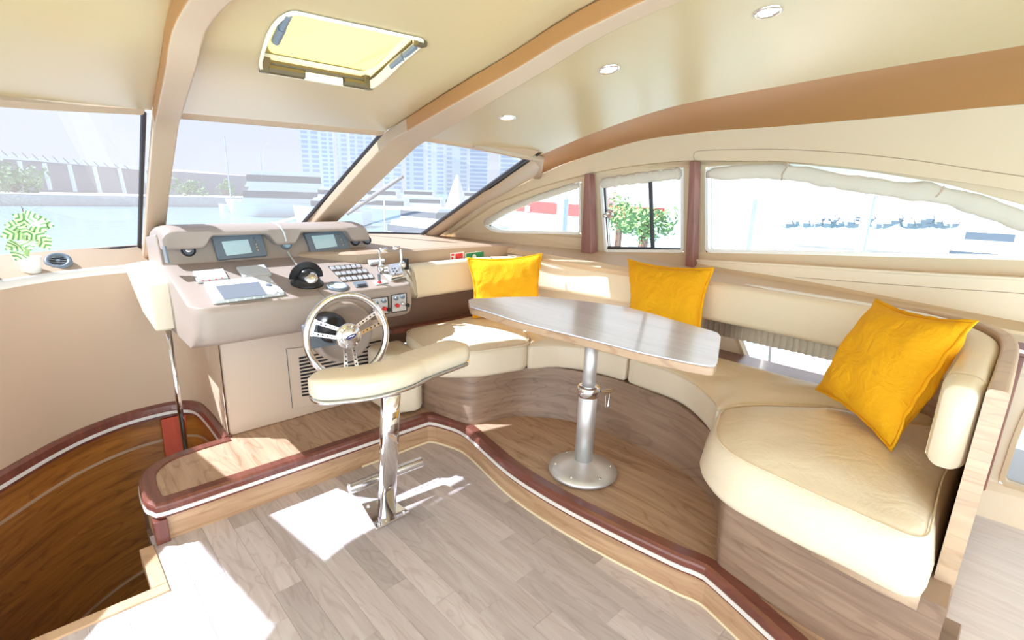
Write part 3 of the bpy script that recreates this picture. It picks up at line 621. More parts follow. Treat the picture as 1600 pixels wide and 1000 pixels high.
def arc(pts, n=5): return [(p.x, p.y) for p in cat([V((a, b, 0)) for a, b in pts], n)]
m1_in = arc([(2.075, 2.005), (2.22, 1.91), (2.295, 1.8), (2.35, 1.64), (2.368, 1.50)])
seat(m1_in+[(2.80, 1.52), (2.78, 2.1), (2.66, 2.48), (2.48, 2.58), (2.2, 2.10)], [0.0]*(len(m1_in)-1)+[.02, .02, .05, .05, .03, .02], .455, .615, r=.03, crown=.012, seed=4)
m2_in = arc([(2.368, 1.487), (2.345, 1.22), (2.28, 1.05), (2.14, .885), (2.06, .83)])
seat(m2_in+[(2.25, .76), (2.5, .50), (2.60, .16), (2.72, .16), (2.78, .5), (2.80, 1.505)], [.02]+[0.0]*(len(m2_in)-1)+[.03, .05, .02, .02, .05, .02], .455, .615, r=.03, crown=.014, wob=.006, seed=7)
seat([(1.605, .60), (1.565, .30), (1.545, .028), (2.56, .028), (2.43, .50), (2.2, .735), (2.03, .84), (1.72, .735)], [.10, .0, .07, .03, .08, .05, .07, .09], .46, .655, r=.05, crown=.03, lean=.028, wob=.007, seed=11)
mk('side_pad', *cushion_mesh(round_poly([(1.40, 2.47), (1.56, 2.40), (1.63, 2.46), (1.63, 2.74), (1.40, 2.74)], .04, 4), .19, .56, r=.03, crown=.008)[:2], M['leather'], settee, smooth=True)
mk('back_panel', *box((2.08, 2.845, .70), (.95, .02, .42)), M['brownpanel'], settee)
mk('back_shelf', *box((2.0, 2.80, .60), (.80, .07, .03)), M['mahog'], settee, bevel=.005)
mk('shelf', *strap([V((2.80, .15, .58)), V((2.815, 1.4, .58)), V((2.80, 2.3, .58))], [V((3.05, .15, .58)), V((3.06, 1.4, .58)), V((2.96, 2.3, .58))], (0, 0, -.03)), M['mahog'], settee, bevel=.004)
def back_sec(k, t): return rrect(.105, .225, .035, 4)
bp1 = cat([V((1.735, 2.765, .915)), V((1.78, 2.772, .92)), V((2.0, 2.785, .92)), V((2.25, 2.795, .92)), V((2.44, 2.785, .92))], 6)
def sec1(k, t):
    f = min(1.0, .35+t*7); return [(a*min(1, .6+t*5), -.1125+(b+.1125)*f if False else b*min(1, .72+t*4)) for a, b in rrect(.105, .225, .035, 4)]
mk('backrest', *sweep(bp1, sec1), M['leather2'], settee, smooth=True)
bp2 = cat([V((a, b, .92)) for a, b in ((2.455, 2.782), (2.58, 2.72), (2.715, 2.55), (2.79, 2.25), (2.835, 1.75), (2.85, 1.3), (2.835, .8), (2.79, .42), (2.70, .19), (2.55, .095), (2.35, .07), (2.0, .068), (1.83, .068))], 7)
mk('backrest', *sweep(bp2, lambda k, t: [(a_, b_-(.007*min(1, (t-.8)*6) if t > .8 else 0)) for a_, b_ in rrect(.105 if t < .78 else .105-.013*min(1, (t-.78)*8), .225 if t < .8 else .225+.05*min(1, (t-.8)*6), .034, 4)]), M['leather2'], settee, smooth=True)
endc = cat([V((1.83, .068, .913)), V((1.79, .068, .911)), V((1.757, .068, .908))], 4)
mk('backrest_end', *sweep(endc, lambda k, t: [(a*(1-.25*t*t), b*(1-.10*t*t)) for a, b in rrect(.092, .275, .034, 4)]), M['leather2'], settee, smooth=True)
mk('stitching', *tube(cat([V((1.80, .1105, .80)), V((1.80, .1108, .92)), V((1.80, .1095, 1.0)), V((1.80, .09, 1.047))], 5), .0025, 5), M['leather2'], settee)
rail = [V((p.x+.035, p.y+.02, 1.033)) for p in bp2[6:58]]
mk('top_rail', *sweep(rail, rrect(.04, .014, .005, 2)), M['white'], settee, smooth=True)
pan = cat([V((a, b, 0)) for a, b in ((1.745, -.001), (2.1, -.001), (2.42, .004), (2.62, .035), (2.78, .12), (2.875, .27), (2.90, .42))], 8)
mk('end_panel', *sweep([p+V((0, 0, .595)) for p in pan], rrect(.046, .90, .012, 3)), M['panel'], settee)
mk('plinth', *box((1.72, -.02, .235), (.12, .085, .20)), M['veneer'], settee, bevel=.005)
# pleated blind over the low window
pl_v, pl_f = [], []
NP = 70
for i in range(NP+1):
    v = .15+1.22*i/NP; uu = wall_u(v)-.095+(.014 if i % 2 else -.006)
    pl_v += [V((uu, v, .675)), V((uu+.004, v, .78)), V((uu, v, .90))]
for i in range(NP):
    for k in range(2): pl_f.append((3*i+k, 3*i+k+1, 3*i+4+k, 3*i+3+k))
tag(mk('pleated_blind', pl_v, pl_f, M['blind'], solid=.003), 'beige pleated blind seen through the gap under the long backrest', 'blind')
# wooden posts on the side wall
for px_, lb in ((((913, 272), (920, 271), (925, 412), (906, 411)), 'brown wooden post between the triangular and the sliding side window'), (((1077, 252), (1087, 251), (1083, 440), (1069, 440)), 'brown wooden post between the sliding and the long side window')):
    q = [at_wall(*p, .10) for p in px_]; d0 = (q[3]-q[0]); lo = [q[3]+d0*((.62-q[3].z)/d0.z), q[2]+(q[2]-q[1])*((.62-q[2].z)/(q[2]-q[1]).z)]
    tag(mk('window_post', *slab([q[0], q[1], lo[1], lo[0]], (1, 0, 0), .07), M['post'], bevel=.006), lb, 'post')
# rolled curtains
def roll(name, px_, rad, label, seed):
    c = resample(cat([at_wall(*p, .005) for p in px_], 6), 70)
    def sc(k, t):
        a = 1+.28*noise.noise(V((t*14+seed, 1, 0)))+.12*noise.noise(V((t*50, seed, 0))); e = min(1, .5+min(t, 1-t)*14)
        return [(x*.55*a*e+.004*noise.noise(V((t*40, x*60, seed))), y*a*e+.25*rad*noise.noise(V((t*18, seed+3, 0)))) for x, y in circ(rad, 10)]
    r = tag(mk(name, *sweep(c, sc), M['fabric'], smooth=True), label, 'curtain', 'rolled curtains over the side windows')
    return r, c
r1, _c = roll('rolled_curtain', ((757, 350), (775, 338), (800, 325), (850, 306), (905, 289)), .026, 'short rolled cream curtain along the slanted triangular window', 2)
r2, _c = roll('rolled_curtain', ((938, 287), (985, 280), (1030, 275), (1066, 270)), .036, 'rolled cream curtain over the small sliding window', 5)
r3, c3 = roll('rolled_curtain', ((1104, 273), (1170, 268), (1228, 269), (1300, 281), (1400, 296), (1470, 305), (1540, 324), (1600, 346), (1650, 362)), .042, 'long rolled cream curtain over the big curved side window', 9)
mk('tie_cord', *tube([at_wall(*p, .045) for p in ((1231, 254), (1228, 263), (1222, 272), (1221, 282))], .004, 5), M['taupe'], r3)
mk('tie_cord', *tube([at_wall(*p, .05) for p in ((1475, 291), (1470, 300), (1462, 308))], .004, 5), M['taupe'], r3)
# ---- table
TZ = .94
tp = [(731.7, 468.6), (738, 466.5), (790, 464), (844, 463), (910, 470), (977, 479), (1020, 490), (1063.6, 502.8), (1114, 517), (1122, 520), (1126.6, 526), (1121, 566), (1117, 571), (1108, 571), (1078, 566), (1006, 551), (916, 528), (860, 514.5), (808, 501), (754, 484), (735, 479)]
tq = [at_z(*p, TZ) for p in tp]
table = empty('dinette_table', (1.81, 1.34, PZ), 'pale laminate boat-shaped table on a round aluminium pedestal', 'table')
mk('tabletop', *slab(tq, (0, 0, -1), .006), M['tabletop'], table, bevel=.002)
ctr = sum(tq, V((0, 0, 0)))/len(tq)
mk('edge_band', *slab([p+(ctr-p).normalized()*.001+V((0, 0, -.0062)) for p in tq], (0, 0, -1), .034), M['tableedge'], table, bevel=.006)
tc_ = V((1.805, 1.335, 0))
mk('base_plate', *lathe(tc_+V((0, 0, PZ)), (0, 0, 1), [(.165, 0), (.168, .008), (.165, .018), (.13, .032), (.07, .056), (.052, .064), (.046, .066)], 48), M['alu'], table, smooth=True)
mk('lower_tube', *lathe(tc_, (0, 0, 1), [(.044, PZ+.05), (.044, .585), (.041, .588)], 32), M['alu'], table, smooth=True)
mk('upper_tube', *lathe(tc_, (0, 0, 1), [(.031, .58), (.031, TZ-.05)], 28), M['alu'], table, smooth=True)
col = mk('collar', *lathe(tc_, (0, 0, 1), [(.046, .575), (.052, .58), (.052, .622), (.048, .628), (.033, .63)], 32), M['chrome'], table, smooth=True)
mk('clamp_bolt', *cyl(tc_+V((.03, -.05, .605)), tc_+V((.085, -.075, .605)), .008, 10), M['chrome'], col)
mk('clamp_lever', *tube([tc_+V(p) for p in ((.06, -.06, .61), (.075, -.07, .59), (.07, -.07, .53), (.062, -.062, .525), (.06, -.06, .58))], .004, 6), M['chrome'], col)
mk('mount', *lathe(tc_, (0, 0, 1), [(.09, TZ-.048), (.09, TZ-.041)], 24), M['alu'], table)
for k in range(6):
    a = math.radians(60*k+15); mk('screw', *ball(tc_+V((.135*math.cos(a), .135*math.sin(a), PZ+.031)), .006, 8, 5), M['steel'], table)
# ---- scatter cushions
def pillow(label, TL, TR, BR, BL, thick, seed, nrm_hint):
    TL, TR, BR, BL = map(V, (TL, TR, BR, BL)); N = 26; vs, fs = [], []
    nrm = ((TR-TL)+(BR-BL)).cross((BL-TL)+(BR-TR)).normalized()
    if nrm.dot(V(nrm_hint)) < 0: nrm = -nrm
    for side in (1, -1):
        for j in range(N+1):
            for i in range(N+1):
                a, b = i/N, j/N; P = TL.lerp(TR, a).lerp(BL.lerp(BR, a), b); x, y = 2*a-1, 2*b-1
                c = (TL+TR+BL+BR)/4; P = P+(c-P)*(.13*((1-x*x)*y**6+(1-y*y)*x**6))
                e = max(0, (1-abs(x)**3.2)*(1-abs(y)**3.2))**.62
                w = .016*noise.noise(V((a*4+seed, b*4, side)))*e+.010*noise.noise(V((a*2+b*7+seed, b*3-a*6, seed)))*(1-e*.6)+.006*noise.noise(V((a*13+b*5, b*9+seed, 4)))*e
                w += -.012*e*max(0, math.sin((a*1.0+b*.6)*9+seed))*(abs(x)**2)
                vs.append(P+nrm*(side*(thick*e+.004)+w))
    M2 = (N+1)**2
    for s in (0, 1):
        for j in range(N):
            for i in range(N): k = s*M2+j*(N+1)+i; fs.append((k, k+1, k+N+2, k+N+1))
    per = [i for i in range(N)]+[N+j*(N+1) for j in range(N)]+[N*(N+1)+N-i for i in range(N)]+[(N-j)*(N+1) for j in range(N)]
    for q in range(len(per)): a, b = per[q], per[(q+1) % len(per)]; fs.append((a, b, b+M2, a+M2))
    lip = [(vs[a]+vs[a+M2])/2 for a in per]; c = sum(lip, V((0, 0, 0)))/len(lip)
    root = mk('scatter_cushion', vs, fs, M['yellow'], smooth=True, sub=1); tag(root, label, 'cushion', 'yellow scatter cushions on the settee')
    lp = []; lf = []
    for k, p in enumerate(lip):
        o = (p-c).normalized(); wv = .004*noise.noise(V((k*.6, seed, 0)))
        for d, h in ((-.004, .004), (.013+wv, .003), (.013+wv, -.003), (-.004, -.004)): lp.append(p+o*d+nrm*(h+wv))
    n = len(lip)
    for k in range(n):
        for q in range(4): r = (q+1) % 4; k2 = (k+1) % n; lf.append((4*k+q, 4*k+r, 4*k2+r, 4*k2+q))
    mk('seam_edge', lp, lf, M['yellow'], root, smooth=True)
pillow('yellow cushion leaning in the bow corner of the settee behind the table tip', at_v(731, 404, 2.63), at_v(846, 397, 2.40), at_v(845, 497, 2.31), at_v(740, 496, 2.57), .075, 1.0, (-1, -1, .3))
pillow('yellow cushion against the long backrest below the wooden post', at_u(982, 406, 2.74), at_u(1113, 420, 2.74), at_u(1094, 540, 2.60), at_u(980, 530, 2.60), .075, 5.0, (-1, 0, .3))
pillow('large tilted yellow cushion on the right seat by the wooden end panel', at_u(1370, 470, 2.48), at_u(1523, 503, 2.10), at_z(1392, 700, .70), at_z(1277, 608, .70), .085, 9.0, (-1, .6, .3))
# ================================================================== HELM
stool = empty('helm_stool', (1.02, 1.9, 0), 'cream leather leaning stool on a chrome post with foot bar', 'stool')
pb = at_z(604, 806, 0); pt = at_z(611, 612, .68)
mk('post', *sweep([pb, pb.lerp(pt, .5), pt], [(a, b) for a, b in rrect(.085, .05, .022, 4)], up=(0, 1, 0)), M['chrome'], stool, smooth=True)
pq = [at_z(*p, .0) for p in ((565, 790), (608, 778), (641, 803), (588, 830))]
bpl = mk('base_plate', *slab(pq, (0, 0, 1), .012), M['chrome'], stool, bevel=.004)
for a in (0, 1, 2, 3): mk('bolt', *ball(pq[a].lerp(pb, .28)+V((0, 0, .014)), .009, 8, 5), M['steel'], bpl)
f0, f1 = at_z(545, 764, .14), at_z(659, 721, .15)
mk('foot_bar', *cyl(f0, f1, .026, 20), M['steel'], stool, smooth=False, bevel=.004)
spx = ((482, 603), (520, 600), (570, 595), (616, 584), (650, 570), (690, 556), (724, 545))
sp_ = resample(cat([at_z(*p, .735) for p in spx], 6), 44)
ssec = rrect(.19, .095, .042, 5)
def seat_sec(k, t):
    e = min(t, 1-t)*44/44; q = min(1.0, e/.11); f = math.sqrt(max(.02, 1-(1-q)**2)); d = 1-.035*math.exp(-((t-.55)/.02)**2); return [(a*f*d, b*(.55+.45*f)*d) for a, b in ssec]
mk('seat_cushion', *sweep(sp_, seat_sec), M['leather'], stool, smooth=True)
mk('seat_plate', *sweep([p-V((0, 0, .046)) for p in sp_], lambda k, t: [(a*max(.15, math.sqrt(max(.02, 1-(1-min(1, min(t, 1-t)/.11))**2)))*.98, b) for a, b in rrect(.19, .012, .004, 2)]), M['chrome'], stool, smooth=True)
mk('piping', *tube([p+V((-.02, -.088, .022)) for p in sp_[4:-4]], .003, 5), M['leather2'], stool)
# ---- console
con = empty('helm_console', (1.05, 2.9, PZ), 'taupe helm console with instruments, displays and hooded brow', 'helm console')
prof = [(2.52, .775), (2.485, .80), (2.47, .84), (2.468, .93), (2.485, .963), (3.05, 1.085), (3.12, 1.235), (3.42, 1.2), (3.42, .75), (2.62, .752)]
cu0, cu1 = .465, 1.60
n = len(prof); vs_ = []
for uu, sh in ((cu0+.06, 0), (cu1-.05, 0)): vs_ += [V((uu, a, b)) for a, b in prof]
def cside(uu, off):
    out = []
    for a, b in prof: out.append(V((uu, a+(off if a < 2.6 else 0), b)))
    return out
rows = [cside(cu0, .10), cside(cu0+.006, .05), cside(cu0+.03, .015), cside(cu0+.08, 0)]+[cside(cu0+.08+(cu1-cu0-.16)*k/6, 0) for k in range(1, 7)]+[cside(cu1-.03, .015), cside(cu1-.006, .05), cside(cu1, .10)]
vs_ = [p for r in rows for p in r]; fs_ = []
for k in range(len(rows)-1):
    for i in range(n): j = (i+1) % n; fs_.append((k*n+i, k*n+j, (k+1)*n+j, (k+1)*n+i))
fs_ += [tuple(range(n))[::-1], tuple(range((len(rows)-1)*n, len(rows)*n))]
mk('console_top', vs_, fs_, M['console'], con, bevel=.012, seg=3)
mk('console_body', *merge(prism([(.625, 2.81), (1.60, 2.81), (1.60, 3.4), (.625, 3.4)], PZ-.004, .78)), M['console2'], con, bevel=.01)
def sstep(a, b, x): t = min(1, max(0, (x-a)/(b-a))); return t*t*(3-2*t)
def lip_z(x): return 1.165+.062*(sstep(.655, .70, x)-sstep(.97, 1.03, x))+.066*(sstep(1.12, 1.17, x)-sstep(1.44, 1.49, x))
bx_, bn = [], 64
for k in range(bn+1):
    x = .475+(1.60-.475)*k/bn; z = lip_z(x); en = min(1, min(k, bn-k)/4); zt = 1.235+.04*math.sqrt(1-(1-en)**2)
    if x < .68: zt += 0
    bx_.append([V((x, 3.13, z-.004)), V((x, 3.02, z)), V((x, 3.008, z+.012)), V((x, 3.02, zt-.02)), V((x, 3.06, zt)), V((x, 3.14, zt+.008)), V((x, 3.32, zt-.005)), V((x, 3.44, zt-.07)), V((x, 3.45, 1.1)), V((x, 3.2, 1.1))])
m_ = 10; vs_ = [p for r in bx_ for p in r]; fs_ = [(k*m_+i, k*m_+(i+1) % m_, (k+1)*m_+(i+1) % m_, (k+1)*m_+i) for k in range(bn) for i in range(m_)]+[tuple(range(m_)), tuple(range(bn*m_, bn*m_+m_))]
mk('brow', vs_, fs_, M['console'], con, bevel=.006)
TP, TN = V((0, 2.485, .963)), V((0, -.122, .565)).normalized()
RP, RN = V((0, 3.05, 1.085)), V((0, -.15, .07)).normalized()
FP, FN = V((0, 2.468, .9)), V((0, -1, 0))
def quad(px_, P, N, h=0.0): return [at_pl(*p, P+N*h, N) for p in px_]
def dev(name, px_, pl, h0, h, mat, par, bevel=.0): return mk(name, *slab(quad(px_, pl[0], pl[1], h0), pl[1], h), M[mat], par, bevel=bevel)
T_, R_, F_ = (TP, TN), (RP, RN), (FP, FN)
for lbl, body, scr, btn in (('dark grey display with pale screen', ((329, 371), (407, 367), (417, 401), (340, 408)), ((346, 378), (387, 374.5), (394, 395), (354, 400)), ((396, 373), (398, 378), (400, 382), (401.5, 386.5), (403, 391))),
                            ('dark grey display with pale screen', ((473, 366.5), (535, 360), (546, 390), (485, 397)), ((486, 369), (521, 366.5), (527, 385), (494, 389.5)), ((528, 366.5), (530.5, 371), (532.5, 375), (534, 378.5), (535.7, 382.7)))):
    d = dev('display', body, R_, .0, .025, 'slate', con, .006); d['label'] = lbl
    dev('screen', scr, R_, .0235, .003, 'lcd', d)
    for b in btn: mk('button', *lathe(at_pl(*b, RP+RN*.025, RN), RN, [(.0055, 0), (.005, .004)], 10), M['steel'], d)
d = dev('autopilot', ((301, 428), (349, 423.5), (357, 438), (308, 443.5)), T_, 0, .016, 'offwhite', con, .004); dev('screen', ((310, 429), (340, 427), (344, 431), (313, 434)), T_, .0155, .002, 'lcd', d)
for b in ((317, 439), (327.5, 438), (338, 436.8), (347, 434.5)): mk('button', *lathe(at_pl(*b, TP+TN*.016, TN), TN, [(.005, 0), (.004, .003)], 8), M['red'], d)
dev('instrument_cover', ((369, 422), (413, 417.5), (424.5, 432), (381, 437)), T_, 0, .018, 'offwhite', con, .005)
d = dev('chart_plotter', ((318, 447), (418.5, 435), (445, 462), (333, 476.5)), T_, 0, .022, 'offwhite', con, .006); d['label'] = 'white chart plotter with grey screen'
dev('screen', ((337, 448), (404, 441), (417, 461), (350.5, 468)), T_, .0215, .003, 'screen', d)
mk('cursor_pad', *lathe(at_pl(420, 446, TP+TN*.022, TN), TN, [(.013, 0), (.012, .006)], 12), M['slate'], d)
for b in ((425, 440), (429, 452), (432, 456), (428, 459), (436, 460), (415, 440.5)): mk('button', *lathe(at_pl(*b, TP+TN*.022, TN), TN, [(.007, 0), (.006, .004)], 10), M['alu'], d)
for k in range(5): t = k/4; mk('soft_key', *lathe(at_pl(356+t*56, 471.5-t*7.5, TP+TN*.022, TN), TN, [(.007, 0), (.006, .003)], 8), M['alu'], d)
def gauge(px_, pl, r, h, ring_m, face_m, name='gauge', lab=None):
    c = at_pl(*px_, *pl); g = mk(name, *lathe(c, pl[1], [(r*.9, -.005), (r, 0), (r, h*.7), (r*.92, h), (r*.78, h), (r*.76, h*.6)], 28), M[ring_m], con, smooth=True)
    mk('dial', *lathe(c, pl[1], [(r*.77, h*.5), (r*.76, h*.62)], 24), M[face_m], g)
    if lab: g['label'] = lab
    return g, c
g, c = gauge((294, 391.5), R_, .034, .012, 'black', 'slate', 'push_switch'); mk('cap', *lathe(c, RN, [(.018, .006), (.016, .018), (.008, .02)], 18), M['chrome'], g, smooth=True)
gauge((446.5, 382.5), R_, .032, .02, 'slate', 'lcd'); gauge((554, 377), R_, .031, .016, 'black', 'slate'); gauge((572.5, 375.5), R_, .030, .016, 'black', 'slate')
gauge((527, 449), T_, .058, .014, 'slate', 'lcd')
cc = at_pl(480, 443, TP, TN)
cp = mk('compass', *lathe(cc, TN, [(.082, 0), (.082, .008), (.070, .014), (.064, .03), (.060, .036)], 36), M['black'], con, smooth=True)
mk('dome', *ball(cc+TN*.036, .052, 24, 12), M['black'], cp, smooth=True)
mk('card', *lathe(cc+TN*.03+V((0, -.05, .008)), V((-.35, -.8, .5)), [(.034, 0), (.032, .006), (.012, .012)], 20), M['steel'], cp, smooth=True)
hd_ = [cc+TN*.03+(V((1, 0, 0))*math.cos(a)+TN*math.sin(a))*.068+V((0, .012, 0)) for a in [math.pi*k/16 for k in range(17)]]
mk('hood', *sweep(hd_, [(-.022, -.004), (.022, -.004), (.022, .004), (-.022, .004)], up=(0, 1, 0)), M['black'], cp, smooth=False)
sw = [((513, 417.5), (562, 412.8), (566, 418.5), (518.5, 423.5)), ((521, 425.6), (572, 421), (576, 426.5), (526.5, 431.8)), ((529, 434), (581, 428.8), (585, 435), (535, 440.5))]
for q in sw:
    s0 = dev('switch_panel', q, T_, 0, .005, 'black', con); L = quad(q, TP, TN, .005)
    for k in range(6):
        a, b = (k+.14)/6, (k+.86)/6; f = lambda t, w: L[0].lerp(L[1], t).lerp(L[3].lerp(L[2], t), w)
        mk('rocker_switch', *slab([f(a, .14), f(b, .14), f(b, .86), f(a, .86)], TN, .006), M['alu'], s0)
s0 = dev('fuse_panel', ((551, 442), (571, 440), (574.5, 448), (556.5, 450)), T_, 0, .006, 'slate', con); dev('window', ((558, 445.5), (571.5, 444), (573, 447), (560, 448.6)), T_, .0055, .004, 'black', s0)
js = dev('joystick', ((583, 441), (600, 439), (606, 443), (588, 446.5)), T_, 0, .01, 'offwhite', con, .003); c = at_pl(593, 441.5, TP+TN*.01, TN)
mk('stick', *cyl(c, c+V((-.004, -.004, .05)), .006, 10, .010), M['slate'], js); mk('boot', *lathe(c, TN, [(.014, 0), (.007, .012)], 12), M['red'], js)
dev('microphone_tray', ((567, 403), (592, 398.5), (602, 411), (578, 416)), T_, 0, .022, 'offwhite', con, .006)
th = empty('throttle_lever', at_pl(612, 428, TP, TN), 'twin-lever chrome throttle on the starboard end of the helm console', 'throttle')
dev('mount_plate', ((590, 422), (626, 412), (638, 432), (610, 440)), T_, .0005, .006, 'white', th, .003)
dev('throttle_body', ((603, 421), (624, 417), (631, 434), (610, 439)), T_, .007, .035, 'silver', th, .012)
for b in ((613, 420), (617, 419.5), (615, 424), (620, 423.5), (618, 428)): mk('button', *lathe(at_pl(*b, TP+TN*.042, TN), TN, [(.005, 0), (.005, .003)], 8), M['black'], th)
hb0, hb1 = at_pl(595, 419, TP+TN*.03, TN), at_pl(628, 414, TP+TN*.03, TN)
mk('cross_shaft', *cyl(hb0, hb1, .014, 14), M['silver'], th, smooth=True)
for p0, s in ((hb0, 1), (hb1, -1)):
    lv = mk('lever', *tube([p0, p0+V((0, .004, .04)), p0+V((0, .012, .095)), p0+V((s*.012, .014, .104)), p0+V((s*.045, .016, .106))], .008, 8), M['silver'], th, smooth=True)
    mk('pivot', *lathe(p0-V((s*.014, 0, 0)), (s, 0, 0), [(.022, 0), (.024, .006), (.024, .024), (.018, .03)], 18), M['silver'], lv, smooth=True)
    mk('grip', *cyl(p0+V((s*.006, .014, .105)), p0+V((s*.052, .016, .107)), .012, 12), M['silver'], lv, smooth=True)
mk('side_socket', *box(hb1+V((.045, .03, .0)), (.02, .05, .07)), M['black'], con, bevel=.004)
for q, kn in ((((580, 466), (606, 462.6), (607.5, 490), (581, 494)), (('slate', 587, 473), ('slate', 599, 470), ('red', 600, 482), ('black', 606, 483.5))), (((611, 461), (634.6, 456.7), (635.5, 485.5), (611.7, 489)), (('slate', 618, 466), ('slate', 628, 463.5), ('red', 620, 477), ('steel', 628, 474), ('black', 636, 476.5)))):
    bx = dev('control_box', q, F_, 0, .008, 'black', con, .002); qq = quad(q, FP, FN, .008); ce = sum(qq, V((0, 0, 0)))/4
    mk('face_plate', *slab([p.lerp(ce, .1) for p in qq], FN, .003), M['alu'], bx)
    for m2, x, y in kn: mk('knob', *lathe(at_pl(x, y, FP+FN*.011, FN), FN, [(.011, 0), (.012, .008), (.010, .018), (.004, .02)], 12), M[m2], bx, smooth=True)
mk('air_slot', *slab([at_u(*p, .470) for p in ((256, 385), (260, 384), (266, 411), (261, 410))], (-1, 0, 0), .008), M['slate'], con)
mk('cable', *tube(cat([at_pl(424, 347, V((0, 3.06, 1.28)), V((0, 0, 1))), V(at_v(436, 353, 3.035)), V(at_v(444, 364, 3.0)), at_v(447, 377, 3.0)], 6), .005, 6), M['offwhite'], con)
mk('cable', *tube(cat([at_pl(450, 394, TP+TN*.03, TN), at_pl(455, 402, TP+TN*.012, TN), at_pl(463, 413, TP+TN*.006, TN), at_pl(472, 426, TP+TN*.02, TN)], 5), .005, 6), M['offwhite'], con)  # added as a second cable along what is only a shadow line
mk('seam', *tube([at_pl(496, 452, TP+TN*.001, TN), at_pl(513, 470, TP+TN*.001, TN)], .0015, 5), M['slate'], con)
# cowl and hydraulic steering unit
wc = at_v(544, 525, 2.20)
cw = at_v(540, 520, 2.44)
mk('cowl', *lathe(V((cw.x, 2.56, cw.z)), (0, -1, 0), [(.165, 0), (.165, .10), (.158, .118), (.145, .125), (.135, .115), (.09, .112)], 40), M['console'], con, smooth=True)
mk('helm_pump', *lathe(V((wc.x, 2.45, wc.z)), (0, -1, 0), [(.075, 0), (.075, .08), (.06, .12), (.03, .14), (.022, .22)], 24), M['black'], con, smooth=True)
mk('bracket', *box((wc.x-.04, 2.40, wc.z-.03), (.19, .05, .12)), M['slate'], con, bevel=.006)
# grille hatch
gh = mk('service_panel', *slab([at_v(*p, 2.808) for p in ((447, 545), (600, 528), (600, 612), (457, 638))], (0, -1, 0), .008), M['console2'], con, bevel=.002)
ga, gb, gc, gd = [at_v(*p, 2.799) for p in ((467, 560), (596, 532), (596, 598), (472, 618))]
for k in range(12):
    t = k/11; a, b = ga.lerp(gd, t), gb.lerp(gc, t)
    mk('louvre', *slab([a+V((0, 0, .006)), b+V((0, 0, .006)), b-V((0, 0, .005)), a-V((0, 0, .005))], (0, -1, 0), .003), M['black'], gh)
mk('hinge_line', *tube([at_v(*p, 2.798) for p in ((447, 545), (457, 638))], .002, 5), M['slate'], gh)
# ---- steering wheel
wh = empty('steering_wheel', wc, 'polished silver three-spoke steering wheel with round hub at the helm', 'steering wheel')
wn_ = V((-.05, -1, .14)).normalized(); wr = V((1, -.05, 0)).normalized(); wu = wr.cross(wn_).normalized()*-1
if wu.z < 0: wu = -wu
def wp(r, a, d=0.0): return wc+(wr*math.cos(a)+wu*math.sin(a))*r+wn_*d
RW = .196
mk('rim', *sweep([wp(RW, 2*math.pi*k/72) for k in range(72)], circ(.0165, 12), up=wn_, closed=True), M['silver'], wh, smooth=True)
for a in (math.radians(158), math.radians(22), math.radians(270)):
    sp = None
    for o in (-.026, .026):
        b = V((-math.sin(a), math.cos(a)))
        off = (wr*b.x+wu*b.y)*o
        s_ = mk('spoke', *sweep([wp(.045, a)+off*.75, wp(.12, a, -.004)+off*.95, wp(RW-.008, a, -.004)+off*1.15], [(-.0085, -.004), (.0085, -.004), (.0085, .004), (-.0085, .004)], up=wn_), M['silver'], wh)
        for k in range(5): mk('hole', *lathe(wp(.075+.022*k, a, .0005)+off*(.82+.05*k), wn_, [(.0042, 0), (.0042, .002)], 8), M['black'], s_)
    mk('spoke_end', *sweep([wp(RW-.03, a), wp(RW-.004, a)], rrect(.085, .012, .004, 2), up=wn_), M['silver'], wh)
hub = mk('hub', *lathe(wc, wn_, [(.05, -.10), (.055, -.01), (.062, 0), (.062, .012), (.056, .018), (.043, .018), (.042, .028), (.036, .034), (.01, .036)], 36), M['silver'], wh, smooth=True)
for k in range(6): mk('hub_bolt', *lathe(wp(.051, math.radians(60*k+10), .017), wn_, [(.006, 0), (.005, .006)], 10), M['chrome'], hub, smooth=True)
el = [wc+wn_*.0362+wr*(.026*math.cos(t))+wu*(.010*math.sin(t)+.006*math.cos(t)) for t in [2*math.pi*k/24 for k in range(24)]]
mk('emblem', *slab(el, wn_, .0015), M['navy'], hub)
wg = [wc+wn_*.038+wr*x+wu*y for x, y in ((-.018, -.005), (-.004, .001), (.006, -.001), (.018, .007), (.010, .006), (.002, .004), (-.006, .004))]
mk('emblem_wing', *slab(wg, wn_, .001), M['silver'], hub)
# ---- armrest box, pole
ab = [at_v(232, 446, 2.95), at_v(283, 437, 2.95), at_v(287, 512, 2.95), at_v(243, 519, 2.95)]
rbk = [V((.345, 3.40, 1.06)), V((.58, 3.40, 1.09)), V((.58, 3.40, .78)), V((.40, 3.40, .78))]
tag(mk('armrest_box', ab+rbk, [(0, 1, 2, 3), (7, 6, 5, 4), (0, 4, 5, 1), (1, 5, 6, 2), (2, 6, 7, 3), (3, 7, 4, 0)], M['ivory'], bevel=.014, seg=3), 'ivory padded box beside the helm console above the chrome pole', 'armrest')
hp_ = empty('grab_pole', (.437, 2.98, .0), 'slim chrome grab pole standing in the stairwell under the ivory box', 'pole')
mk('pole', *cyl(at_v(263, 517, 3.0), at_v(291, 705, 3.0), .0135, 16), M['chrome'], hp_, smooth=True)
p_ = at_v(291, 705, 3.0); mk('foot', *cyl(p_+V((0, 0, -.9)), p_, .0135, 12), M['chrome'], hp_, smooth=True)
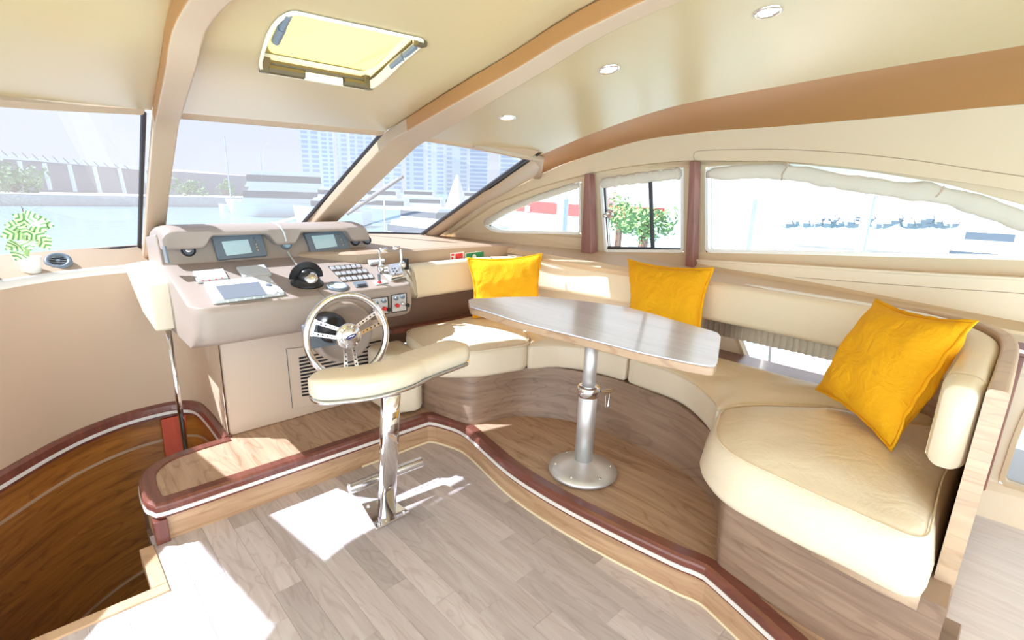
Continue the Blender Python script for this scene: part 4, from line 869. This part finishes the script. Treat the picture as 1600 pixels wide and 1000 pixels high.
# ---- vent and plant on the ledge
vn = V((0, -.13, .15)).normalized(); vp = V((.09, 3.53, 1.094)); vc = at_pl(91, 408, vp, vn)
vent = empty('air_vent', vc, 'round dark air vent beside the plant on the ledge', 'vent')
mk('vent_ring', *lathe(vc, vn, [(.045, -.05), (.055, -.045), (.055, -.004), (.056, .004), (.048, .010), (.036, .008), (.034, -.006)], 32), M['slate'], vent, smooth=True)
mk('vent_bowl', *lathe(vc, vn, [(.036, -.012), (.034, -.002)], 24), M['black'], vent)
va = V((1, 0, 0)); vb = vn.cross(va).normalized()
for k in (-2, -1, 0, 1, 2):
    h = math.sqrt(max(.0, .034**2-(.012*k)**2)); mk('slat', *cyl(vc+vb*(.012*k)-va*h+vn*.003, vc+vb*(.012*k)+va*h+vn*.003, .0018, 6), M['steel'], vent)
mk('hub', *lathe(vc, vn, [(.009, 0), (.008, .008)], 12), M['slate'], vent)
pc = V((-.022, 3.425, 1.036))
plant = empty('potted_plant', pc, 'small striped-leaf plant in a white pot on the ledge', 'plant')
pot = mk('pot', *lathe(pc, (0, 0, 1), [(.036, 0), (.040, .004), (.052, .078), (.054, .082), (.048, .082), (.045, .07)], 28), M['white'], plant, smooth=True)
mk('soil', *lathe(pc, (0, 0, 1), [(.045, .066), (.044, .07)], 20), M['brownpanel'], plant)
lm = bpy.data.materials.new('striped_leaf'); lm.use_nodes = True; nt = lm.node_tree; b = nt.nodes['Principled BSDF']; Nn = nt.nodes.new; Ln = nt.links.new
tc = Nn('ShaderNodeTexCoord'); sx = Nn('ShaderNodeSeparateXYZ'); Ln(tc.outputs['Object'], sx.inputs[0]); ab_ = Nn('ShaderNodeMath'); ab_.operation = 'ABSOLUTE'; Ln(sx.outputs['X'], ab_.inputs[0])
ma = Nn('ShaderNodeMath'); ma.operation = 'MULTIPLY_ADD'; ma.inputs[1].default_value = -.75; Ln(ab_.outputs[0], ma.inputs[0]); Ln(sx.outputs['Y'], ma.inputs[2])
m3 = Nn('ShaderNodeMath'); m3.operation = 'MULTIPLY'; m3.inputs[1].default_value = 290.0; Ln(ma.outputs[0], m3.inputs[0]); s3 = Nn('ShaderNodeMath'); s3.operation = 'SINE'; Ln(m3.outputs[0], s3.inputs[0])
rp = Nn('ShaderNodeValToRGB'); rp.color_ramp.elements[0].position = .22; rp.color_ramp.elements[0].color = (.16, .42, .12, 1); rp.color_ramp.elements[1].position = .5; rp.color_ramp.elements[1].color = (.84, .90, .62, 1)
mr = Nn('ShaderNodeMapRange'); mr.inputs['From Min'].default_value = -1; Ln(s3.outputs[0], mr.inputs['Value']); Ln(mr.outputs[0], rp.inputs[0]); Ln(rp.outputs[0], b.inputs['Base Color']); b.inputs['Roughness'].default_value = .4
def leaf_mesh():
    vs, fs = [], []; K = 12
    for k in range(K+1):
        t = k/K; w = .043*math.sin(math.pi*min(1, t*1.02))**.75*(1-.25*t) if 0 < t < 1 else .0008; y = .085*t; z = .012*math.sin(t*2.6)-.010*t*t*2
        for q in (-1, -.5, 0, .5, 1): vs.append(V((q*w, y, z+.006*abs(q)*math.sin(math.pi*t))))
    for k in range(K):
        for q in range(4): fs.append((5*k+q, 5*k+q+1, 5*k+q+6, 5*k+q+5))
    me = bpy.data.meshes.new('leaf'); me.from_pydata([tuple(p) for p in vs], [], fs); me.materials.append(lm)
    for p in me.polygons: p.use_smooth = True
    return me
lme = leaf_mesh()
tips = [(26, 386, 4, 388, -0.03), (40, 358, 46, 372, -0.05), (56, 366, 74, 378, 0.0), (44, 380, 52, 398, -0.09), (28, 356, 10, 350, 0.0), (62, 350, 80, 352, 0.0), (66, 376, 82, 394, -0.01), (24, 366, 4, 368, 0.0), (44, 342, 62, 336, 0.0), (30, 398, 22, 408, -0.08), (36, 345, 24, 336, 0.0), (58, 352, 72, 362, -0.03)]
for k, (x0, y0, x1, y1, dv) in enumerate(tips):
    hv = max(0, 356-y0)*.005; a = at_v(x0, y0, 3.40-hv+dv*.6); t_ = at_v(x1, y1, 3.37-hv+dv*1.6); d = (t_-a)
    L = max(.055, d.length); d.normalize(); nrm = V((.35*math.sin(k*2.1), -.9, .35+.2*math.cos(k*1.7))); xx = d.cross(nrm).normalized(); nn = xx.cross(d).normalized(); s = .98+.12*math.sin(k*3.1)
    o = bpy.data.objects.new('leaf', lme); COL.objects.link(o); o.parent = plant; o.matrix_parent_inverse = Matrix.Translation(-pc)
    a2 = a-d*.03; o.matrix_basis = Matrix(((xx.x*s, d.x*s, nn.x*s, a2.x), (xx.y*s, d.y*s, nn.y*s, a2.y), (xx.z*s, d.z*s, nn.z*s, a2.z), (0, 0, 0, 1)))
    mk('stem', *tube(cat([pc+V((0, 0, .07)), (pc+V((0, 0, .1))).lerp(a2, .6)+V((0, 0, .02)), a2], 4), .0022, 5), M['leafpale'], plant)
mk('stem', *tube(cat([pc+V((.005, 0, .1)), at_v(40, 345, 3.36), at_v(36, 330, 3.34), at_v(33, 322, 3.33)], 4), .002, 5), M['brownpanel'], plant)
# ---- safety signs on the dash front
sg = mk('fire_sign', *slab([at_v(*p, 2.872) for p in ((703, 395.6), (724.4, 393), (725, 408), (704, 410))], (0, -1, 0), .003), M['white']); tag(sg, 'small white and red fire safety sign beside the green sign', 'sign')
mk('symbol', *slab([at_v(*p, 2.867) for p in ((711.5, 397), (723, 395.3), (723.3, 403), (712, 404.5))], (0, -1, 0), .001), M['red'], sg)
for q in (((705, 397), (709.5, 396.5), (709.7, 399.5), (705.2, 400)), ((705.3, 401.5), (708, 401.2), (708.3, 406.5), (705.6, 407)), ((712, 406), (723.3, 404.5), (723.4, 405.5), (712.1, 407))): mk('mark', *slab([at_v(*p, 2.867) for p in q], (0, -1, 0), .001), M['red'], sg)
sg = mk('exit_sign', *slab([at_v(*p, 2.872) for p in ((726.4, 395.2), (757, 391.5), (757.5, 407), (727, 410))], (0, -1, 0), .003), M['white']); tag(sg, 'green emergency sign above the bow corner cushion', 'sign')
mk('symbol', *slab([at_v(*p, 2.867) for p in ((728.3, 396.4), (755.5, 393), (756, 405.5), (728.8, 408.5))], (0, -1, 0), .001), M['green'], sg)
mk('mark', *lathe(at_v(741, 401, 2.864), (0, -1, 0), [(.018, 0), (.018, .001)], 16), M['white'], sg)
# ================================================================== OUTSIDE
SEA = -1.6
sea_m = bpy.data.materials.new('harbour_water'); sea_m.use_nodes = True; nt = sea_m.node_tree; b = nt.nodes['Principled BSDF']
b.inputs['Base Color'].default_value = (.16, .27, .33, 1); b.inputs['Roughness'].default_value = .18
tc = nt.nodes.new('ShaderNodeTexCoord'); nz = nt.nodes.new('ShaderNodeTexNoise'); nz.inputs['Scale'].default_value = 1.1; nz.inputs['Detail'].default_value = 4
bp = nt.nodes.new('ShaderNodeBump'); bp.inputs['Strength'].default_value = .35; bp.inputs['Distance'].default_value = .12
nt.links.new(tc.outputs['Object'], nz.inputs['Vector']); nt.links.new(nz.outputs['Fac'], bp.inputs['Height']); nt.links.new(bp.outputs[0], b.inputs['Normal'])
struct('water', [V((-900, -900, SEA)), V((1400, -900, SEA)), V((1400, 1400, SEA)), V((-900, 1400, SEA))], [(0, 1, 2, 3)], sea_m)
def facade(name, c1, c2, floor_h=3.4, bay=4.0):
    m = bpy.data.materials.new(name); m.use_nodes = True; nt = m.node_tree; b = nt.nodes['Principled BSDF']; N = nt.nodes.new; L = nt.links.new
    tc = N('ShaderNodeTexCoord'); sp = N('ShaderNodeSeparateXYZ'); L(tc.outputs['Object'], sp.inputs[0]); ad = N('ShaderNodeMath'); ad.operation = 'ADD'; L(sp.outputs['X'], ad.inputs[0]); L(sp.outputs['Y'], ad.inputs[1])
    def band(src, per, lo):
        a = N('ShaderNodeMath'); a.operation = 'MULTIPLY'; a.inputs[1].default_value = 1/per; L(src, a.inputs[0]); f = N('ShaderNodeMath'); f.operation = 'FRACT'; L(a.outputs[0], f.inputs[0]); g = N('ShaderNodeMath'); g.operation = 'GREATER_THAN'; g.inputs[1].default_value = lo; L(f.outputs[0], g.inputs[0]); return g.outputs[0]
    mu = N('ShaderNodeMath'); mu.operation = 'MULTIPLY'; L(band(sp.outputs['Z'], floor_h, .4), mu.inputs[0]); L(band(ad.outputs[0], bay, .3), mu.inputs[1])
    mx = N('ShaderNodeMix'); mx.data_type = 'RGBA'; mx.inputs['A'].default_value = c1; mx.inputs['B'].default_value = c2; L(mu.outputs[0], mx.inputs['Factor']); L(mx.outputs['Result'], b.inputs['Base Color']); b.inputs['Roughness'].default_value = .4
    return m
M['tower1'] = facade('tower_facade_pale_haze', (.86, .88, .92, 1), (.40, .52, .68, 1)); M['tower2'] = facade('tower_facade_blue_haze', (.72, .80, .90, 1), (.30, .44, .64, 1), 3.4, 3.0)  # distance haze is put into these pale and blue facade colours
M['hull'] = base_mat('boat_white', (.88, .88, .88, 1), .3); M['stone'] = grain(base_mat('quay_stone', (.58, .52, .50, 1), .8), 1.5, .2, .2)
M['stad'] = base_mat('stadium_hazy_mauve', (.40, .33, .34, 1), .7); M['redhull'] = base_mat('ship_red', (.62, .05, .05, 1), .4); M['tint'] = base_mat('boat_glass', (.05, .07, .10, 1), .1)  # stadium colour has the lavender haze mixed in
M['pile'] = base_mat('pile_grey', (.45, .50, .54, 1), .6); M['deck'] = base_mat('pontoon_pale', (.50, .50, .49, 1), .7); M['rock'] = grain(base_mat('rocks', (.24, .26, .30, 1), .9), 3, .6, .3)
M['foliage'] = grain(base_mat('foliage', (.16, .28, .11, 1), .8), 9, .8, .4); M['canvas'] = base_mat('canvas_white', (.90, .90, .92, 1), .7)
def wallseg(px_top, dist, zb, depth):          # upright slab whose top follows sight lines at a distance
    top = [at_d(*p, dist) for p in px_top]; away = CF.copy(); away.z = 0; away.normalize()
    vs = []
    for p in top: vs += [p, V((p.x, p.y, zb)), p+away*depth, V((p.x, p.y, zb))+away*depth]
    fs = []
    for k in range(len(top)-1):
        a = 4*k; fs += [(a, a+1, a+5, a+4), (a+2, a+6, a+7, a+3), (a, a+4, a+6, a+2)]
    e = 4*(len(top)-1); fs += [(0, 2, 3, 1), (e, e+1, e+3, e+2)]
    return vs, fs
tag(mk('quay', *wallseg(((-260, 298), (0, 302), (120, 305), (270, 307), (400, 309), (520, 312)), 78, SEA-.3, 13), M['stone']), 'pale stone quay across the water below the stadium', 'quay')
st = empty('stadium', at_d(100, 300, 105), 'long mauve stadium with slanted white columns behind the quay', 'stadium')
mk('facade', *wallseg(((-260, 226), (0, 246), (60, 250), (120, 255), (180, 261), (232, 266)), 100, SEA, 30), M['stad'], st)
mk('roof_edge', *wallseg(((-260, 218), (0, 239), (60, 243), (120, 248), (180, 255), (226, 261)), 99, 9.5, 1.0), M['canvas'], st) if False else mk('roof_edge', *strap([at_d(*p, 99) for p in ((-260, 218), (0, 240), (60, 245), (120, 250), (180, 256), (230, 262))], [at_d(*p, 99) for p in ((-260, 228), (0, 248), (60, 252), (120, 257), (180, 262), (232, 267))], (.5, 1.2, 0)), M['canvas'], st)
for k in range(-4, 6):
    x = 30+k*39; y = 252+k*2.7; mk('column', *cyl(at_d(x, y, 97), at_d(x+10, y+42, 97), .28, 6), M['canvas'], st)
for k in range(-3, 13):
    x = 2+k*16; y = 235+k*1.9; mk('roof_spike', *cyl(at_d(x, y, 98.5), at_d(x+10, y+9, 98.5), .07, 5), M['stad'], st)
tag(mk('pier_block', *wallseg(((246, 267), (271, 268)), 92, SEA, 12), M['stad']), 'dark mauve tower block at the stadium end beside the pillar', 'building')
def blob(c, r, n, seed, flat=.75):             # leaf clumps round a core
    rnd = random.Random(seed); vs, fs = [], []; c = V(c)
    lobes = [(c+V((rnd.gauss(0, .42), rnd.gauss(0, .42), rnd.gauss(0, .28)))*r, r*rnd.uniform(.32, .55)) for _ in range(n)]
    for q, lr in lobes:
        for _ in range(55):
            d = V((rnd.gauss(0, 1), rnd.gauss(0, 1), rnd.gauss(0, 1))).normalized(); p = q+V((d.x, d.y, d.z*flat))*lr*rnd.uniform(.7, 1.05); a = d.cross(V((rnd.random(), rnd.random(), rnd.random()))).normalized(); b = d.cross(a); z = r*rnd.uniform(.06, .11); k = len(vs)
            vs += [p-a*z, p+b*z*.6, p+a*z, p-b*z*.6+d*z*.4]; fs.append((k, k+1, k+2, k+3))
    return vs, fs
tr = empty('waterside_tree', at_d(22, 304, 84), 'round leafy tree on the quay at the left picture edge', 'tree')
mk('crown', *blob(at_d(20, 284, 84), 2.9, 16, 3), M['foliage'], tr); mk('trunk', *cyl(at_d(22, 288, 84), at_d(22, 301, 84), .25, 8), M['brownpanel'], tr)
for x, y, r_, lb in ((294, 293, 1.3, 'low dark tree beside the mauve block across the water'), (352, 295, .9, 'small round tree in the middle of the far shore')):
    t_ = empty('shore_tree', at_d(x, 302, 84), lb, 'tree', 'trees on the far shore'); mk('crown', *blob(at_d(x, y, 84), r_*1.6, 10, x), M['foliage'], t_); mk('trunk', *cyl(at_d(x, y+2, 84), at_d(x, 304, 84), .2, 6), M['brownpanel'], t_)
# towers
def tower(x0, x1, ytop, dist, mat, lb, steps=()):
    a, b = at_d(x0, 290, dist), at_d(x1, 290, dist); a.z = b.z = SEA; h = at_d((x0+x1)/2, ytop, dist).z-SEA; e = b-a; w = e.length; e.normalize(); d = V((-e.y, e.x, 0))
    if d.dot(CF) < 0: d = -d
    t = empty('tower_block', (a+b)/2, lb, 'tower', 'skyscrapers behind the marina')
    c = (a+b)/2+d*w*.5; mk('shaft', *box(c+V((0, 0, h/2)), (w, w, h), ax=(e, d, V((0, 0, 1)))), M[mat], t)
    mk('crown', *box(c+V((0, 0, h+3)), (w*.6, w*.6, 6), ax=(e, d, V((0, 0, 1)))), M['tower1'], t)
    for q in (-.5, .5): mk('fin', *box((a+b)/2+e*w*q+V((0, 0, h/2)), (w*.08, w*.1, h+2), ax=(e, d, V((0, 0, 1)))), M['hull'], t)
for i, (x0, x1, yt, ds, mt) in enumerate(((474, 502, 196, 420, 'tower1'), (503, 524, 178, 470, 'tower2'), (529, 545, 160, 430, 'tower1'), (548, 585, 150, 480, 'tower2'), (600, 628, 226, 430, 'tower1'), (634, 664, 206, 400, 'tower2'), (668, 694, 212, 460, 'tower1'), (697, 730, 196, 420, 'tower1'), (733, 762, 204, 470, 'tower2'), (780, 812, 226, 430, 'tower1'))):
    nm = ('pale striped tower block leftmost of the skyscrapers', 'blue tower block second of the skyscrapers from the left', 'slim pale tower block third of the skyscrapers from the left', 'broad blue tower block beside the middle windscreen pillar', 'low pale tower block first to the right of the middle pillar', 'blue tower block second to the right of the middle pillar',
          'pale tower block third to the right of the middle pillar', 'tall pale tower block in the middle of the starboard windscreen pane', 'blue tower block fifth to the right of the middle pillar', 'pale tower block in the upper corner of the starboard windscreen pane')[i]
    tower(x0, x1, yt, ds, mt, nm)
# boats
def boat(name, label, bow, stern, beam, free, cab, seed, stripe=None, group=None, mast=0.0, flat=False):
    bow, stern = V(bow), V(stern); ax = (bow-stern); L = ax.length; ax.normalize(); sd = V((-ax.y, ax.x, 0))
    root = empty(name, (bow+stern)/2, label, 'boat', group); vs, fs = [], []; K = 12
    for k in range(K+1):
        t = k/K; w = beam/2*(1-t**3.2)*.98+.02; sh = free*(1+.28*t*t); c = stern+ax*(L*t)
        vs += [c+sd*w*1.0+V((0, 0, sh)), c+sd*w*.75-ax*(.12*L*max(0, t-.5))+V((0, 0, -.2)), c-sd*w*.75-ax*(.12*L*max(0, t-.5))+V((0, 0, -.2)), c-sd*w+V((0, 0, sh))]
    for k in range(K):
        for i in range(4): j = (i+1) % 4; fs.append((4*k+i, 4*k+j, 4*k+4+j, 4*k+4+i))
    fs += [(0, 1, 2, 3), (4*K, 4*K+1, 4*K+2, 4*K+3)]
    mk('hull', vs, fs, M['hull'], root)
    if stripe: mk('hull_window', *merge(*[box(stern+ax*L*(.35+.2*q)+sd*(s_*beam*.47)+V((0, 0, free*.62)), (L*.12, .08, free*.22), ax=(ax, sd, V((0, 0, 1)))) for q in range(2) for s_ in (1, -1)]), M[stripe], root)
    c0 = stern+ax*L*.42
    for lv, (ln, wd, hh) in enumerate(cab):
        z0 = free*1.02+sum(c_[2] for c_ in cab[:lv]); b_ = box(c0+V((0, 0, z0+hh/2)), (L*ln, beam*wd, hh), ax=(ax, sd, V((0, 0, 1))))
        for i in range(4, 8):
            p = b_[0][i]; r = (p-c0).dot(ax); b_[0][i] = p-ax*(r*.22 if r > 0 else r*.05)
        mk('cabin', *b_, M['hull'], root)
        g_ = box(c0+V((0, 0, z0+hh*.55)), (L*ln*.93, beam*wd*1.02, hh*.42), ax=(ax, sd, V((0, 0, 1)))); mk('cabin_glass', *g_, M['tint'], root)
    if mast: mk('mast', *cyl(c0+V((0, 0, free)), c0+V((0, 0, free+mast)), .07, 6), M['pile'], root)
    return root
def wz(x, y): return at_z(x, y, SEA)
fa, fb = at_d(352, 322, 58), at_d(512, 326, 58); fa.z = fb.z = SEA
boat('ferry', 'white double-deck ferry moored across the water seen past the first pillar', fa, fb, 6, 1.3, ((.85, .8, 1.5), (.75, .75, 1.5)), 1)
m1, m2 = at_d(340, 309, 66), at_d(375, 310, 66); m1.z = m2.z = SEA
boat('sailing_boat', 'small sailing boat with the taller thin mast', m1, m2, 1.8, .7, ((.4, .6, .5),), 2, mast=7.4)
m1, m2 = at_d(395, 308, 72), at_d(425, 308, 72); m1.z = m2.z = SEA
boat('sailing_boat', 'small sailing boat with the shorter mast behind the ferry', m1, m2, 1.8, .7, ((.4, .6, .5),), 3, mast=6.2)
a_, b_ = at_d(560, 345, 17), at_d(745, 330, 20); a_.z = b_.z = SEA
boat('motor_yacht', 'large white motor yacht with dark hull window moored off the starboard bow', a_, b_, 3.4, 1.35, ((.45, .75, .6), (.28, .6, .5)), 4, stripe='tint')
for i, (x, y, d_, w_, lb) in enumerate(((515, 318, 44, 3.0, 'small white cruiser just left of the middle pillar'), (590, 308, 50, 4.0, 'white cruiser beyond the bow of the large motor yacht'), (645, 302, 62, 5.0, 'white flybridge yacht under the blue tower'), (722, 298, 66, 5.5, 'white yacht with high cabin below the tallest pale tower'), (775, 300, 46, 4.0, 'white yacht in the lower corner of the starboard pane'))):
    p = at_d(x, y, d_); p.z = SEA; e = V((CX.x, CX.y, 0)).normalized(); boat('cruiser', lb, p-e*w_, p+e*w_, 3.0, 1.2, ((.55, .8, 1.0), (.35, .7, .8)), 20+i, group='white cruisers in the marina', mast=2.5 if i % 2 else 0)
tag(mk('folded_awning', *lathe(at_d(714, 330, 31), (0, 0, 1), [(.95, -.8), (.65, .4), (.2, 1.7), (.04, 2.1)], 12), M['canvas'], smooth=True), 'white cone-shaped folded awning behind the large motor yacht', 'awning')
# wiper and bow line outside the glass
wo = V((0, .05, .05))
wp_ = tag(mk('wiper', *merge(tube([at_v(548, 346, 3.62)+wo, at_v(590, 318, 3.45)+wo, at_v(636, 287, 3.25)+wo], .012, 6)), M['rubber']), 'dark windscreen wiper across the starboard pane', 'wiper')
mk('blade', *tube([at_v(578, 327, 3.5)+wo*1.2, at_v(632, 292, 3.28)+wo*1.2], .016, 5), M['rubber'], wp_)
brl = tag(mk('bow_rail', *tube(cat([at_d(395, 358, 6.5), at_d(430, 349, 6.5), at_d(485, 334, 6.6), at_d(560, 318, 6.8), at_d(600, 309, 7.0)], 5), .014, 6), M['hull']), 'thin white rail outside the middle windscreen pane', 'rail')
for p in ((395, 358, 6.5), (485, 334, 6.6), (600, 309, 7.0)): q = at_d(*p); mk('stanchion', *cyl((q.x, q.y, .42), q, .012, 6), M['hull'], brl); brl.children[-1].matrix_parent_inverse = Matrix.Translation(-WL[brl.name])
struct('floor_foredeck', *prism([(-2.2, 3.7), (3.0, 3.7), (3.3, 4.6), (2.6, 7.2), (1.4, 9.0), (.5, 9.6), (-.4, 9.0), (-1.6, 7.2), (-2.3, 4.6)], .30, .42), M['deck'])
# starboard side
rs0, rs1 = at_d(796, 333, 30), at_d(985, 333, 22)
rs0.z = rs1.z = SEA
e = (rs1-rs0); L_ = e.length; e.normalize(); d_ = V((-e.y, e.x, 0)); d_ = -d_ if d_.x < 0 else d_
rsr = empty('red_ship', (rs0+rs1)/2, 'long ship with a red band beyond the triangular side window', 'ship')
zt, zm = at_d(850, 316, 28).z, at_d(850, 333, 28).z
mk('hull', *slab([rs0, rs1, rs1+d_*2, rs0+d_*2], (0, 0, 1), zm-SEA), M['hull'], rsr); mk('red_band', *slab([p+V((0, 0, zm-SEA)) for p in (rs0-e*.8, rs1, rs1+d_*2, rs0+d_*2)], (0, 0, 1), zt-zm), M['redhull'], rsr)
mk('superstructure', *slab([p+V((0, 0, zt-SEA)) for p in (rs0+e*4+d_*.4, rs1-e*3+d_*.4, rs1-e*3+d_*1.8, rs0+e*4+d_*1.8)], (0, 0, 1), 2.2), M['hull'], rsr)
for k in range(1): mk('porthole', *box(rs0+e*(2+k*L_/7)-d_*.02+V((0, 0, (zm+zt)/2-SEA-.1)), (.5, .06, .3), ax=(e, d_, V((0, 0, 1)))), M['pile'], rsr)
for (x, y0, y1, ds, r_, lb) in ((880, 311, 372, 12, .13, 'grey mooring pile seen through the triangular window'), (1170, 312, 400, 9, .13, 'thick grey mooring pile in the long window'), (1360, 306, 352, 22, .16, 'thin mooring pile in the middle of the long window')):
    t_ = at_d(x, y0, ds); tag(mk('mooring_pile', *merge(lathe(V((t_.x, t_.y, SEA-.3)), (0, 0, 1), [(r_, 0), (r_, t_.z-SEA+.3), (r_*.4, t_.z-SEA+.3+r_)], 14)), M['pile'], smooth=False), lb, 'pile', 'mooring piles by the pontoon')
for x, y, r_, ds, lb, sd_ in ((968, 347, .85, 18, 'green bush outside the port half of the sliding window', 5), (1008, 346, .75, 14, 'green bush by the divider of the sliding window', 6)):
    c_ = at_d(x, y, ds); t_ = empty('bank_shrub', V((c_.x, c_.y, SEA)), lb, 'bush', 'bushes beyond the sliding window'); mk('foliage', *blob(c_, r_, 14, sd_), M['foliage'], t_); mk('stem', *cyl(V((c_.x, c_.y, SEA)), c_, .12, 6), M['brownpanel'], t_)
pa, pb_, pc_, pd_ = at_z(1100, 372, -.9), at_z(1900, 372, -.9), at_z(1900, 470, -.9), at_z(1100, 420, -.9)
pon = empty('pontoon', (pa+pc_)/2, 'pale concrete pontoon beside the boat beyond the long window', 'pontoon')
mk('deck', *slab([V((5.2, -14, -.9)), V((9.5, -14, -.9)), V((9.5, 2.6, -.9)), V((5.2, 2.6, -.9))], (0, 0, -1), .6), M['deck'], pon)
mk('fender_edge', *box((5.17, -5.2, -1.05), (.08, 17.4, .18)), M['pile'], pon)
rk = empty('breakwater', at_d(1350, 345, 40), 'dark rock breakwater behind the pontoon', 'breakwater')
rv = []
rnd = random.Random(4)
for k in range(150): x = 1228+k*1.75; p = at_d(x+rnd.uniform(-3, 3), 350-rnd.uniform(0, 14)*math.sin(math.pi*k/150)**.4*(.55+.45*math.sin(k*.21)), 40+rnd.uniform(0, 1.5)); rv.append(ball(p, rnd.uniform(.22, .42), 6, 4, .8))
o = mk('rocks', *merge(*rv), M['rock'], rk); o['kind'] = 'stuff'
a_, b_ = at_d(1095, 352, 15), at_d(1195, 350, 15); a_.z = b_.z = SEA
boat('workboat', 'white workboat with dark windows left of the thick mooring pile', b_, a_, 2.2, .9, ((.6, .8, .7),), 9, stripe='tint')
a_, b_ = at_d(1440, 352, 24), at_d(1640, 352, 24); a_.z = b_.z = SEA
boat('cabin_boat', 'white cabin boat at the far end of the long window', a_, b_, 2.6, 1.0, ((.6, .8, .8), (.4, .7, .6)), 10)
# own side deck rail
rl = empty('side_rail', (3.9, 1.2, .4), 'white guard rail on the side deck outside the windows', 'rail')
for z in (1.02, .72): mk('rail_tube', *tube([V((3.85, -3, z)), V((3.85, 1.5, z)), V((3.6, 3.2, z))], .014, 8), M['hull'], rl, smooth=True)
for v in (-2.4, -1.2, .0, 1.2, 2.2): mk('stanchion', *cyl((3.85 if v < 2 else 3.76, v, .15), (3.85 if v < 2 else 3.76, v+.08, 1.02), .012, 8), M['hull'], rl, smooth=True)
struct('floor_side_deck', *prism([(3.2, -4), (4.0, -4), (4.0, 2.0), (3.5, 4.2), (2.9, 4.2), (3.05, 2.5), (3.2, 1.5)], .0, .14), M['deck'])
